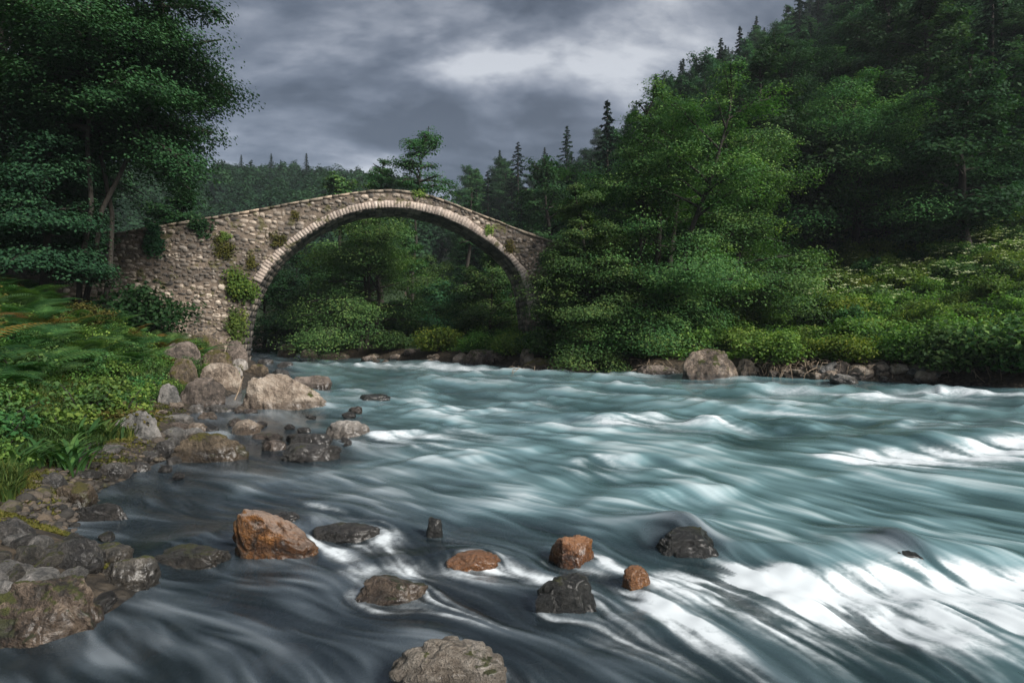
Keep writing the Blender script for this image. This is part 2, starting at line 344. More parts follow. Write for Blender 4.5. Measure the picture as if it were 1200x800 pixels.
M['r_brownmoss'] = rockmat('brown rock with moss', (0.035, 0.026, 0.018), (0.15, 0.11, 0.08), (0.42, 0.33, 0.25), moss=0.5, scale=2.6, wet=0.3, speck=0.4)

# ground
def ground_mat():
    m, N, L, out = newmat('ground')
    tc = N.new('ShaderNodeTexCoord'); v = tc.outputs['Object']
    n1 = noise(N, L, v, 0.8, 6, 0.6); n2 = noise(N, L, v, 6, 6, 0.65)
    soil = ramp(N, L, n2, [(0.35, (0.022, 0.017, 0.011)), (0.6, (0.075, 0.055, 0.034)), (0.75, (0.24, 0.175, 0.10))])
    green = ramp(N, L, n2, [(0.35, (0.010, 0.028, 0.009)), (0.65, (0.032, 0.062, 0.018))])
    vo = N.new('ShaderNodeTexVoronoi'); vo.inputs['Scale'].default_value = 9; L.new(v, vo.inputs['Vector'])
    peb = mixc(N, L, 0.75, vo.outputs['Color'], (0.5, 0.5, 0.5)); bw = N.new('ShaderNodeRGBToBW'); L.new(peb, bw.inputs[0])
    bed = ramp(N, L, bw.outputs[0], [(0.40, (0.022, 0.018, 0.013)), (0.5, (0.055, 0.043, 0.030)), (0.62, (0.12, 0.092, 0.062))])
    edge = mrange(N, L, vo.outputs['Distance'], 0.25, 0.6, 1.0, 0.25); bed = mixc(N, L, 1.0, bed, edge, 'MULTIPLY')
    g = attr(N, 'green'); gf = mrange(N, L, mth(N, L, 'ADD', g, mth(N, L, 'MULTIPLY', n1, 0.6)), 0.55, 0.95)
    col = mixc(N, L, gf, soil, green)
    b = attr(N, 'bed'); col = mixc(N, L, b, col, bed)
    p = N.new('ShaderNodeBsdfPrincipled'); L.new(col, p.inputs['Base Color']); p.inputs['Roughness'].default_value = 0.8
    h = mth(N, L, 'MULTIPLY_ADD', mth(N, L, 'MULTIPLY', edge, b), 0.6, n2)
    L.new(bump(N, L, h, 0.9, 0.07), p.inputs['Normal']); L.new(p.outputs[0], out.inputs[0]); return m
M['ground'] = ground_mat()

def build_ground():
    # one sheet: fine close by, coarse towards the horizon
    def axis(lo, hi, d0, g):
        a = [0.0]
        while a[-1] < hi: a.append(a[-1] + d0 + g * a[-1])
        b = [0.0]
        while b[-1] > lo: b.append(b[-1] - d0 + g * b[-1])
        return np.array(sorted(set(b + a)))
    xs = axis(-400, 400, 0.10, 0.022); ys = axis(-60, 400, 0.085, 0.013)
    X, Y = np.meshgrid(xs, ys)
    Z = terrain(X, Y)
    l = dL(X, Y); r = dR(X, Y)
    bed = 1 - sstep(-0.05, 0.8, np.maximum(l, r) + 0.3 * fbm2(X, Y, 2)); green = sstep(0.6, 2.2, np.maximum(l * 0.9, r)) * 0.9 * (1 - patch(X, Y) * (r > 0))
    nx, ny = len(xs), len(ys)
    i = np.arange(ny - 1)[:, None] * nx + np.arange(nx - 1)[None]
    F = np.stack([i, i + 1, i + nx + 1, i + nx], -1).reshape(-1, 4)
    me = mesh_np('ground', np.stack([X, Y, Z], -1).reshape(-1, 3), F, smooth=True, vattrs={'green': green.ravel(), 'bed': bed.ravel()})
    o = obj('ground', me, M['ground']); tag(o, 'river bed, banks and wooded hillsides', None, None, 'structure')
build_ground()

# ------------------------------------------------------------------ stones in and beside the river: (x left, x right, y top, y foot, material, name, label, group, opts)
ROCKS = [
 # foreground
 (456, 594, 745, 832, 'r_granite', 'boulder', 'speckled pale granite boulder with dark moss on its right flank at the bottom edge', dict(seed=11, d=0.85, facet=2)),
 (626, 709, 670, 724, 'r_black', 'rock', 'black glistening angular rock in the foam below the orange rock', dict(seed=12, facet=7)),
 (412, 503, 671, 709, 'r_brownmoss', 'rock', 'brown grey mossy rock alone in the foam of the lower middle', dict(seed=13, facet=6)),
 (640, 705, 619, 664, 'r_orange', 'rock', 'bright orange wet rock directly above the black rock', dict(seed=14, facet=5)),
 (522, 592, 640, 668, 'r_orange', 'rock', 'low orange brown rock mostly awash, between the mossy grey and bright orange rocks', dict(seed=15, sink=0.6)),
 (726, 763, 654, 694, 'r_orange', 'rock', 'small rust red rock half under the current beside the white rapids', dict(seed=16, sink=0.5, tall=1)),
 (498, 519, 604, 629, 'r_black', 'rock', 'small dark upright rock poking out in mid stream', dict(seed=17, tall=1)),
 (273, 378, 595, 658, 'r_orangemoss', 'boulder', 'wedge shaped orange boulder with a pale top and green moss on its right end', dict(seed=18, wedge=1, d=0.55)),
 (365, 446, 609, 634, 'r_dark', 'rock', 'low dark rock just right of the wedge shaped orange boulder', dict(seed=19, facet=5)),
 (315, 352, 597, 614, 'r_dark', 'rock', 'dark rounded rock peeping from behind the orange boulder', dict(seed=20)),
 (176, 277, 636, 667, 'r_darkmoss', 'slab', 'flat brown slab with water sheeting over it left of the orange boulder', dict(seed=21, d=0.5, facet=4)),
 (-6, 121, 672, 756, 'r_brownmoss', 'boulder', 'large craggy mossy boulder in the lower left corner', dict(seed=22, facet=6, d=0.7)),
 (111, 179, 650, 694, 'r_darkmoss', 'rock', 'dark veined rock with moss, right of the craggy corner boulder', dict(seed=23, facet=4)),
 (58, 118, 628, 668, 'r_dark', 'rock', 'smooth dark slate rock above the craggy corner boulder', dict(seed=24)),
 (98, 152, 634, 660, 'r_darkmoss', 'rock', 'dark ridged rock wedged behind the veined mossy rock', dict(seed=25, facet=5)),
 (84, 104, 634, 645, 'r_dark', 'rock', 'small smooth dark stone on top of the lower left heap', dict(seed=26)),
 (-10, 66, 664, 692, 'r_grey', 'slab', 'flat grey slab at the left edge above the craggy corner boulder', dict(seed=27)),
 (-18, 18, 678, 708, 'r_grey', 'rock', 'rounded grey stone cut by the left edge under the flat slab', dict(seed=28)),
 (18, 72, 640, 655, 'r_dark', 'slab', 'thin dark slab lying in the lower left heap', dict(seed=29)),
 (81, 153, 587, 612, 'r_dark', 'slab', 'dark wet loaf shaped slab lying in the shallows off the gravel', dict(seed=30, facet=5, d=0.35)),
 (60, 110, 564, 593, 'r_tanmoss', 'rock', 'round rock capped with ochre moss at the edge of the gravel', dict(seed=31)),
 (-14, 39, 603, 636, 'r_dark', 'rock', 'dark flat topped rock on the gravel at the left edge', dict(seed=32, facet=5)),
 (113, 146, 540, 560, 'r_dark', 'rock', 'dark rock under the grassy bank, left one of two touching', dict(seed=33)),
 (143, 177, 539, 553, 'r_dark', 'rock', 'low dark rock at the waterline below the mossy bank, right one of two touching', dict(seed=34)),
 (46, 76, 552, 575, 'r_dark', 'rock', 'dark rock half buried in the moss left of the ochre capped rock', dict(seed=36)),
 (134, 187, 480, 513, 'r_grey', 'boulder', 'grey craggy boulder at the edge of the grass', dict(seed=37, facet=5)),
 (200, 288, 505, 541, 'r_tanmoss', 'boulder', 'long dark boulder with bright green moss at the inlet', dict(seed=38, d=0.5)),
 (202, 240, 500, 519, 'r_grey', 'slab', 'grey slab leaning against the back of the long mossy boulder', dict(seed=39)),
 (192, 226, 484, 495, 'r_grey', 'rock', 'flat grey stone at the top of the small stone heap', dict(seed=40)),
 (192, 222, 493, 503, 'r_brown', 'rock', 'flat brown stone in the middle of the small stone heap', dict(seed=41)),
 (216, 242, 494, 508, 'r_tan', 'rock', 'pinkish rounded stone at the right of the small stone heap', dict(seed=42)),
 (188, 217, 499, 514, 'r_grey', 'rock', 'rounded grey stone low in the small stone heap', dict(seed=43)),
 (177, 207, 515, 536, 'r_dark', 'rock', 'dark grey stone at the foot of the small stone heap', dict(seed=44)),
 (270, 305, 490, 510, 'r_tan', 'rock', 'smooth tan egg shaped stone standing in the shallows', dict(seed=45, smoothr=1)),
 (294, 327, 505, 514, 'r_brown', 'rock', 'flat stone in the water right of the egg shaped stone', dict(seed=46)),
 (379, 435, 491, 513, 'r_pale', 'rock', 'whitish rounded rock out in the stream', dict(seed=47)),
 (337, 389, 506, 524, 'r_dark', 'rock', 'dark rounded rock behind the jagged wet slab', dict(seed=48)),
 (326, 400, 517, 539, 'r_dark', 'slab', 'jagged dark wet slab below the whitish rock', dict(seed=49, facet=7)),
 (307, 336, 514, 526, 'r_brown', 'rock', 'low brown rock left of the jagged wet slab', dict(seed=50)),
 (348, 364, 499, 506, 'r_dark', 'rock', 'tiny dark rock just above the whitish rock', dict(seed=52)),
 (414, 460, 461, 471, 'r_black', 'rock', 'low black rock alone in the stream right of the big tan boulder', dict(seed=53, facet=5)),
 (260, 388, 433, 481, 'r_tan', 'boulder', 'big pale tan boulder sloping to the right at the waterline', dict(seed=54, facet=5, ridge=1, d=0.45)),
 (341, 392, 439, 456, 'r_brown', 'rock', 'speckled brown rock behind the right end of the big tan boulder', dict(seed=55)),
 (206, 263, 441, 480, 'r_brown', 'boulder', 'angular brown boulder left of the big tan boulder', dict(seed=56, facet=6)),
 (186, 214, 448, 476, 'r_grey', 'rock', 'grey block against the left side of the angular brown boulder', dict(seed=57, facet=6)),
 (190, 236, 419, 452, 'r_tanmoss', 'boulder', 'mossy brown boulder at the top left of the rock pile', dict(seed=58, facet=5)),
 (233, 283, 424, 452, 'r_tan', 'boulder', 'smooth pale boulder in the middle of the rock pile', dict(seed=59, smoothr=1)),
 (234, 274, 409, 435, 'r_tanmoss', 'boulder', 'ochre boulder at the foot of the bridge pier', dict(seed=60)),
 (270, 291, 420, 432, 'r_pale', 'rock', 'small whitish rock, upper of two, beside the ochre boulder', dict(seed=61)),
 (268, 284, 428, 438, 'r_pale', 'rock', 'small whitish rock, lower of two, beside the smooth pale boulder', dict(seed=62)),
 (286, 316, 426, 441, 'r_tanmoss', 'rock', 'tan rock capped with ochre moss behind the big tan boulder', dict(seed=63)),
 (316, 341, 432, 446, 'r_dark', 'rock', 'dark rock behind the big tan boulder at the waterline', dict(seed=64)),
 (300, 322, 420, 427, 'r_dark', 'rock', 'low dark rock in the water under the arch, left of two', dict(seed=65)),
 (324, 344, 423, 430, 'r_dark', 'rock', 'low dark rock in the water under the arch, right of two', dict(seed=66)),
 (218, 240, 473, 484, 'r_grey', 'rock', 'small grey stone at the foot of the angular brown boulder', dict(seed=67)),
 (247, 273, 473, 483, 'r_grey', 'rock', 'flat grey stone left of the dry stick', dict(seed=68)),
 (186, 234, 399, 428, 'r_brown', 'boulder', 'broad brown boulder under the left end of the bridge pier', dict(seed=70, facet=4)),
 (262, 290, 398, 424, 'r_brown', 'boulder', 'rounded brown rock footing at the right corner of the pier', dict(seed=71)),
 (210, 262, 392, 412, 'r_tanmoss', 'boulder', 'dark mossy ledge at the base of the pier', dict(seed=72)),
 # upstream
 (325, 347, 402, 418, 'r_tanmoss', 'boulder', 'mossy boulder in the far rapids seen through the arch', dict(seed=73)),
 (349, 374, 409, 420, 'r_tan', 'boulder', 'flat tan boulder on the far shore under the arch', dict(seed=74)),
 (297, 318, 402, 412, 'r_brown', 'boulder', 'brown boulder on the far left shore beyond the pier', dict(seed=75)),
 (372, 410, 413, 420, 'r_tan', 'slab', 'low tan ledge along the far shore under the arch', dict(seed=76)),
 # right bank
 (797, 866, 408, 443, 'r_brownmoss', 'boulder', 'large rounded tan boulder on the right bank at the waterline', dict(seed=177)),
 (744, 797, 427, 439, 'r_brown', 'slab', 'low brown slab left of the large right bank boulder', dict(seed=78)),
 (862, 888, 420, 441, 'r_tan', 'rock', 'cracked tan rock right of the large right bank boulder', dict(seed=79, facet=6)),
 (604, 664, 419, 433, 'r_tanmoss', 'slab', 'ochre mossy ledge below the right end of the bridge', dict(seed=80, facet=3, d=0.4)),
 (655, 700, 424, 435, 'r_tanmoss', 'slab', 'dark mossy ledge under the big riverside alder', dict(seed=81, d=0.4)),
 (608, 627, 408, 426, 'r_tan', 'rock', 'tan block at the foot of the right end of the bridge', dict(seed=82, facet=6)),
 (542, 586, 409, 427, 'r_brownmoss', 'boulder', 'sloping brown boulder under the arch on the right shore', dict(seed=83)),
 (528, 548, 413, 425, 'r_tan', 'rock', 'small tan boulder under the arch left of the sloping one', dict(seed=84)),
]
def rock_mesh(name, sx, sy, sz, seed, sub, o):
    """sx, sy half widths, sz height of the top over the origin; goes down by about the same"""
    import bmesh
    rng = np.random.RandomState(seed)
    bm = bmesh.new(); bmesh.ops.create_icosphere(bm, subdivisions=sub, radius=1.0)
    V = np.array([v.co[:] for v in bm.verts]); F = np.array([[v.index for v in f.verts] for f in bm.faces]); bm.free()
    U = V.copy(); off = rng.rand(3) * 50
    boxy = 0.12 if o.get('facet') else (0.0 if o.get('smoothr') else 0.08)
    p = 2 + boxy * 2.2
    ln = (np.abs(V) ** p).sum(1) ** (1 / p); V = V / ln[:, None]
    nf = (o.get('facet', 0) * 2) // 3 + (1 if not o.get('smoothr') else 0)
    for k in range(nf * 2):
        n = rng.normal(size=3); n[2] = abs(n[2]) * 0.8; n /= np.linalg.norm(n); c = rng.uniform(0.70, 0.98)
        d = V @ n - c; V = V - n[None] * (np.maximum(d, 0) * 0.97)[:, None]
    amp = 0.5 if o.get('smoothr') else 1.0
    for f, a in ((1.3, 0.34), (2.9, 0.17), (6.0, 0.075), (13, 0.035)):
        V = V * (1 + amp * a * vn3(U * f + off)[:, None])
    rid = np.abs(vn3(U * 3.6 + off * 2)) * 2; V = V * (1 - 0.09 * amp * (1 - np.minimum(1, rid * 3))[:, None])
    if sub >= 5: V = V * (1 + amp * 0.014 * vn3(U * 30 + off)[:, None])
    V[:, 0] *= sx / max(V[:, 0].max(), -V[:, 0].min()); V[:, 1] *= sy / max(V[:, 1].max(), -V[:, 1].min()); 
    up = V[:, 2] > 0; V[up, 2] = sz * (1 - (1 - V[up, 2] / V[up, 2].max()) ** 1.3); V[~up, 2] *= max(sz, 0.5 * min(sx, sy)) / -V[:, 2].min()
    if o.get('wedge'):      # tall left end, falling to the right
        u = V[:, 0] / sx; V[up, 2] *= (np.interp(u, [-1, -0.75, -0.1, 0.5, 1], [0.95, 1.12, 0.98, 0.66, 0.40]))[up]; V[:, 0] += 0.12 * sx * (V[:, 2] > 0) * (-V[:, 2] / sz)
    if o.get('ridge'):
        u = V[:, 0] / sx; V[up, 2] *= (np.interp(u, [-1, -0.62, -0.35, 0.2, 0.7, 1], [0.35, 0.95, 1.1, 0.85, 0.5, 0.22]))[up]
    return mesh_np(name, V, F, smooth=True)
STONES = []       # in-water stones as obstacles: x, y, radius
def place_rock(r):
    xl, xr, yt, yb, mat, name, label, o = r
    x0 = (xl + xr) / 2
    hx, hy, hz = ground_hit(x0, yb)
    w = (xr - xl) / FPX * hy * (1 + 0.02)
    rr = o.get('d', 0.7)
    for _ in range(8):
        dep = w * rr; Yc = hy + dep * 0.42
        X = (x0 - 600) / FPX * Yc; w2 = (xr - xl) / FPX * (Yc)
        top = at_depth(x0, yt, Yc + dep * 0.10)[2]
        if top - hz < 0.16 * w2 and rr > 0.25 and not o.get('sink'): rr *= 0.85
        else: break
    h = max(top - hz, 0.10 * w2) * (0.82 if mat == 'r_orange' else 1)
    sub = 6 if w2 / Yc * 600 > 80 else (5 if w2 / Yc * 600 > 25 else 4)
    me = rock_mesh(name, w2 / 2, dep / 2, h, o['seed'], sub, o)
    ob = obj(name, me, M[mat]); ob.location = (X, Yc, hz - 0.01)
    ob.rotation_euler = (0, 0, random.Random(o['seed']).uniform(-0.12, 0.12))
    tag(ob, label, 'slab' if name == 'slab' else name)
    if hz < 0.06 and dL(np.array([X]), np.array([Yc]))[0] < 0.25: STONES.append((X, Yc, w2 / 2, dep / 2, h))
    return ob
for r in ROCKS: place_rock(r)

# rubble on the right bank and stones among the left heap: alike, so they share their words
def scatter_rocks(n, pts, mats, smin, smax, label, group, cat='rock', seed=3, sink=None):
    rng = random.Random(seed)
    protos = [rock_mesh('rock', 0.5, 0.4, 0.28, 900 + seed * 10 + k, 4, dict(facet=rng.choice([3, 5, 7]))) for k in range(5)]
    for i in range(n):
        px, py = pts(rng); x, y, z = ground_hit(px, py)
        me = protos[i % 5].copy(); me.materials.append(M[rng.choice(mats)])
        o = obj('rock', me, None); s = rng.uniform(smin, smax)
        o.location = (x, y, z + 0.02) if sink is None else (x, y, -0.015 - 0.30 * s); o.scale = (s, s * rng.uniform(0.7, 1.1), s * rng.uniform(0.6, 1.2)); o.rotation_euler = (rng.uniform(-.3, .3), rng.uniform(-.3, .3), rng.uniform(0, 6.28))
        tag(o, label, cat, group)
scatter_rocks(34, lambda g: (g.uniform(940, 1108), g.uniform(433, 447)), ['r_tan', 'r_brown', 'r_grey'], 0.3, 0.95, 'broken grey and tan rubble along the right bank below the bushes', 'rubble along the right bank', seed=4)
scatter_rocks(12, lambda g: (g.uniform(870, 945), g.uniform(432, 441)), ['r_tan', 'r_brown'], 0.25, 0.6, 'small tan rocks at the waterline right of the large right bank boulder', 'small rocks by the right bank boulder', seed=5)
scatter_rocks(22, lambda g: (g.uniform(430, 600), g.uniform(414, 426)), ['r_tan', 'r_brown', 'r_brownmoss'], 0.3, 0.9, 'rocks lining the far shore under the arch', 'rocks on the far shore', seed=6)
scatter_rocks(26, lambda g: (g.uniform(180, 300), g.uniform(455, 512)), ['r_grey', 'r_brown', 'r_tan', 'r_dark'], 0.12, 0.34, 'small stones filling the gaps of the rock pile by the shallows', 'small stones in the rock pile', seed=7)
scatter_rocks(24, lambda g: (g.uniform(-10, 130), g.uniform(632, 715)), ['r_dark', 'r_darkmoss', 'r_grey'], 0.10, 0.24, 'small dark stones packed in the lower left heap', 'small stones in the lower left heap', seed=8)
scatter_rocks(12, lambda g: (g.uniform(300, 420), g.uniform(480, 530)), ['r_dark', 'r_brown'], 0.12, 0.35, 'small dark stones breaking the surface of the shallows', 'small stones in the shallows', seed=9)
scatter_rocks(16, lambda g: (g.uniform(90, 215), g.uniform(520, 560)), ['r_dark', 'r_darkmoss', 'r_grey'], 0.10, 0.30, 'small dark stones below the mossy bank', 'small stones below the mossy bank', seed=10)
# drowned stones seen through the water
scatter_rocks(26, lambda g: (g.uniform(150, 640), g.uniform(570, 800)), ['r_orange', 'r_brown', 'r_dark', 'r_brown'], 0.2, 0.5, 'dim stones lying under the clear shallow water', 'submerged stones', seed=12, sink=1)

# ------------------------------------------------------------------ water
BIG = (790, 655, 0.30)   # drowned boulder on the right, water pours over it
def build_water():
    # current: from the stream fraction between the banks, bent round the stones
    gx = np.arange(-46, 62, 0.25); gy = np.arange(-6, 80, 0.25); GX, GY = np.meshgrid(gx, gy)
    l = np.maximum(-dL(GX, GY), 0.02); r = np.maximum(-dR(GX, GY), 0.02)
    f = l / (l + r)
    for _ in range(14):
        f[1:-1, 1:-1] = (f[1:-1, 1:-1] * 2 + f[:-2, 1:-1] + f[2:, 1:-1] + f[1:-1, :-2] + f[1:-1, 2:]) / 6
    fy, fx = np.gradient(f, 0.25)
    def norm(u, v):
        n = np.sqrt(u * u + v * v) + 1e-9; return u / n, v / n
    vx, vy = norm(fy * -1, fx)      # along iso lines
    # make it run downstream (towards -y / +x)
    s = np.sign(vx * 0.45 - vy * 0.9); vx, vy = vx * s, vy * s
    def samp(A, x0, y0, d, x, y):
        u = np.clip((x - x0) / d, 0, A.shape[1] - 1.001); v = np.clip((y - y0) / d, 0, A.shape[0] - 1.001)
        a = u.astype(int); b = v.astype(int); p = u - a; q = v - b
        return (A[b, a] * (1 - p) + A[b, a + 1] * p) * (1 - q) + (A[b + 1, a] * (1 - p) + A[b + 1, a + 1] * p) * q
    # vertices: rows get coarser with distance
    ny, nx = 800, 1200
    q = np.linspace(1 / 1.05, 1 / 84.0, ny - 60); ys = np.concatenate([np.linspace(-6, 1.0, 60), 1 / q])
    t = np.linspace(-1.0, 1.0, nx); dt = t[1] - t[0]
    Y = np.repeat(ys[:, None], nx, 1); half = 1.02 * np.maximum(ys, 1.0) + 1.5
    X = t[None] * half[:, None]
    x, y = X.ravel().copy(), Y.ravel().copy()
    dist = np.maximum(y, 1.2)
    # current at every vertex
    a = samp(vx, -46, -6, .25, x, y); b = samp(vy, -46, -6, .25, x, y)
    k = 0.80 * (1 - 0.7 * sstep(12, 30, dist)); ng = (1 - sstep(6, 10, dist)); rt = sstep(-3.0, 2.5, x)
    ang = (math.atan2(.4, .92) * (1 - rt) + math.atan2(.87, .5) * rt) * ng + math.atan2(.72, .69) * (1 - ng)
    a = a * (1 - k) + k * np.cos(ang); b = b * (1 - k) - k * np.sin(ang)
    m = (vn2(x * 0.45 + 30, y * 0.45) - 0.5) * 0.5 + (vn2(x * 1.3 + 3, y * 1.3) - 0.5) * 0.55 * (1 - sstep(6, 16, dist)) + (vn2(x * 3.4 + 7, y * 3.4) - 0.5) * 0.5 * (1 - sstep(4, 9, dist))
    a, b = norm(a - m * b, b + m * a); U0x, U0y = a.copy(), b.copy()
    obst = [(cx, cy, max(p_, q_)) for cx, cy, p_, q_, h_ in STONES if cy < 9 and cx > -2.2] + [(*on_water(800, 640), 0.30), (*on_water(1035, 650), 0.22)]
    for (cx, cy, ra) in obst:
        dx, dy = x - cx, y - cy; r2 = np.maximum(dx * dx + dy * dy, ra * ra)
        c = dx * U0x + dy * U0y; kk = ra * ra / r2 * np.exp(-np.maximum(0, np.sqrt(r2) - 2.5 * ra) / ra)
        a = a - kk * (2 * c * dx / r2 - U0x) * 0.65; b = b - kk * (2 * c * dy / r2 - U0y) * 0.65
    a, b = norm(a, b); VX, VY = a, b
    # the same in grid steps, for advecting in index space
    dys = np.gradient(ys); dj = (VY.reshape(ny, nx) / dys[:, None])
    dhalf = np.where(ys > 1.0, 1.02, 0.0)[:, None]
    di = (VX.reshape(ny, nx) - t[None] * dhalf * VY.reshape(ny, nx)) / (half[:, None] * dt)
    J0, I0 = np.meshgrid(np.arange(ny, dtype=np.float32), np.arange(nx, dtype=np.float32), indexing='ij')
    di = di.astype(np.float32); dj = dj.astype(np.float32)
    def gather(A, jj, ii):
        jj = np.clip(jj, 0, ny - 1.001); ii = np.clip(ii, 0, nx - 1.001); p = jj.astype(np.int32); q_ = ii.astype(np.int32); u = jj - p; v = ii - q_
        f = A.ravel(); k0 = p * nx + q_
        return (f[k0] * (1 - v) + f[k0 + 1] * v) * (1 - u) + (f[k0 + nx] * (1 - v) + f[k0 + nx + 1] * v) * u
    DS = (0.019 * np.maximum(1, np.maximum(Y, 1) / 5.0)).astype(np.float32)
    # white noise layers in world space, blurred along the current
    NZ = [(vn2(x / c + o_, y / c) - 0.5).reshape(ny, nx).astype(np.float32) for c, o_ in ((0.034, 11), (0.11, 47), (0.32, 91), (0.85, 151))]
    EXT = (12, 18, 26, 30)
    ACC = [n_.copy() for n_ in NZ]
    for sgn in (1, -1):
        jj, ii = J0.copy(), I0.copy()
        for k in range(30):
            dj_ = gather(dj, jj, ii); di_ = gather(di, jj, ii); jj += sgn * dj_ * DS; ii += sgn * di_ * DS
            for l_ in range(4):
                if k < EXT[l_] and (l_ < 2 or k % 2 == 1): ACC[l_] += (1 - k / EXT[l_]) * gather(NZ[l_], jj, ii) * (2 if l_ >= 2 else 1)
    def nrm(A):
        sd = np.sqrt((A ** 2).mean(1)); sd = np.convolve(np.pad(sd, 20, 'edge'), np.ones(41) / 41, 'valid'); return (A / (sd[:, None] + 1e-6)).ravel().astype(float)
    fine, mid, big, huge = [nrm(A) for A in ACC]
    wf = 1 - sstep(4, 8, dist); wm = 1 - sstep(8, 19, dist)
    # crests: (list of px points, hump height, width m, foam)
    crests = [
      ([(972, 536), (1040, 527), (1120, 522), (1200, 514), (1300, 505)], 0.13, 0.50, 2.6),
      ([(765, 672), (830, 664), (900, 668), (960, 680), (1030, 672), (1110, 668), (1210, 672), (1330, 680)], 0.09, 0.30, 2.4),
      ([(640, 655), (700, 672), (740, 700), (790, 735)], 0.03, 0.14, 1.5),
      ([(400, 668), (450, 660), (520, 660), (600, 664)], 0.03, 0.14, 1.3),
      ([(560, 655), (610, 668), (660, 690)], 0.02, 0.12, 1.2),
      ([(600, 493), (660, 490), (735, 497)], 0.06, 0.35, 0.8),
      ([(815, 487), (880, 480), (960, 486)], 0.09, 0.5, 0.35),
      ([(868, 462), (905, 456), (960, 462)], 0.13, 0.5, 0.85),
      ([(985, 460), (1060, 455), (1150, 461), (1195, 463)], 0.15, 0.5, 0.95),
      ([(690, 437), (760, 439), (850, 443)], 0.10, 0.8, 0.7),
      ([(430, 424), (480, 427), (540, 431), (620, 433)], 0.16, 0.8, 0.8),
      ([(300, 416), (350, 417)], 0.12, 1.2, 1.0),
      ([(380, 425), (460, 430)], 0.08, 0.8, 0.5),
      ([(830, 505), (900, 498), (960, 505)], 0.10, 0.5, 0.15),
      ([(760, 590), (800, 582), (860, 590)], 0.05, 0.3, 0.15),
      ([(470, 470), (540, 474)], 0.04, 0.3, 0.4),
      ([(330, 585), (400, 600), (470, 625)], 0.02, 0.12, 0.35),
      ([(640, 748), (720, 740), (800, 752)], 0.02, 0.10, 0.6),
      ([(840, 700), (960, 708), (1080, 716), (1230, 722)], 0.03, 0.22, 1.5),
      ([(690, 545), (760, 540), (830, 548)], 0.03, 0.2, 0.45),
    ]
    z = np.zeros_like(x); src = np.zeros_like(x)
    crs = []
    for pts, A, w, fo in crests:
        P = [on_water(*p) for p in pts]
        ctr = np.mean(P, axis=0); kv = np.argmin((x - ctr[0]) ** 2 + (y - ctr[1]) ** 2); a, b = VX[kv:kv + 1], VY[kv:kv + 1]
        rad = np.abs(np.array(P) - ctr).max() + w * 5
        m = np.where((np.abs(x - ctr[0]) < rad) & (np.abs(y - ctr[1]) < rad))[0]
        best = np.full(len(m), 1e9); sd = np.zeros(len(m))
        for (x0, y0), (x1, y1) in zip(P[:-1], P[1:]):
            dx, dy = x1 - x0, y1 - y0; tt = np.clip(((x[m] - x0) * dx + (y[m] - y0) * dy) / (dx * dx + dy * dy), 0, 1)
            ex, ey = x[m] - x0 - tt * dx, y[m] - y0 - tt * dy; d = np.sqrt(ex * ex + ey * ey)
            s_ = np.where(ey < 0, 1.0, -1.0); k = d < best; best = np.where(k, d, best); sd = np.where(k, d * s_, sd)
        P_ = np.array(P); e0 = P_[0] - P_[1]; e0 /= np.linalg.norm(e0); e1 = P_[-1] - P_[-2]; e1 /= np.linalg.norm(e1)
        o0 = (x[m] - P_[0, 0]) * e0[0] + (y[m] - P_[0, 1]) * e0[1]; o1 = (x[m] - P_[-1, 0]) * e1[0] + (y[m] - P_[-1, 1]) * e1[1]
        L_ = np.hypot(*(P_[-1] - P_[0])); end = (1 - sstep(-0.30 * L_, 0.0, o0)) * (1 - sstep(-0.30 * L_, 0.0, o1)) * (1 - sstep(2.2 * w, 3.6 * w, best))
        sd = sd + 0.25 * w * (vn2(x[m] / w * 1.3, y[m] / w * 1.3) - 0.5) * 2
        z[m] += end * 0.8 * A * np.exp(-((sd + 0.9 * w) / (1.0 * w)) ** 2) - end * 0.6 * A * np.exp(-((sd - 0.7 * w) / (0.9 * w)) ** 2)
        crs.append((P, w, fo, a[0], b[0]))
    def source(px, py):
        s = np.zeros_like(px)
        for P, w, fo, a, b in crs:
            c = np.mean(P, axis=0); rad = np.abs(np.array(P) - c).max() + w * 2
            m = np.where((np.abs(px - c[0]) < rad) & (np.abs(py - c[1]) < rad))[0]
            if not len(m): continue
            best = np.full(len(m), 1e9)
            for (x0, y0), (x1, y1) in zip(P[:-1], P[1:]):
                dx, dy = x1 - x0, y1 - y0; tt = np.clip(((px[m] - x0) * dx + (py[m] - y0) * dy) / (dx * dx + dy * dy), 0, 1)
                best = np.minimum(best, np.hypot(px[m] - x0 - tt * dx, py[m] - y0 - tt * dy))
            nz = vn2(px[m] / w * 2.6, py[m] / w * 2.6)
            s[m] = np.maximum(s[m], fo * np.exp(-(best / (0.38 * w)) ** 2) * (0.10 + 1.6 * nz ** 1.3))
        for cx, cy, a, bb, h in STONES:
            if cy > 12: continue
            rr = max(a, bb); d = np.hypot((px - cx) / (a * 1.12), (py - cy) / (bb * 1.12))
            s = np.maximum(s, 1.1 * np.exp(-((d - 1.0) / 0.2) ** 2) * (vn2(px / 0.07, py / 0.07) > 0.45) * (cx > -1.45))
        return s
    al, ac = x * 0.69 - y * 0.72, x * 0.72 + y * 0.69
    wx = al + 0.35 * (vn2(al * 1.1, ac * 1.1) - .5); 
    chop = (vn2(wx / 0.50 + 3, ac / 1.15) - .5) * 2 + 0.8 * (vn2(wx / 0.23 + 8, ac / 0.5 + 4) - .5) * 2 + (vn2(wx / 1.1 + 31, ac / 2.3) - .5) * 1.6
    chop = np.where(chop > 0, chop ** 1.25, chop * 0.7)
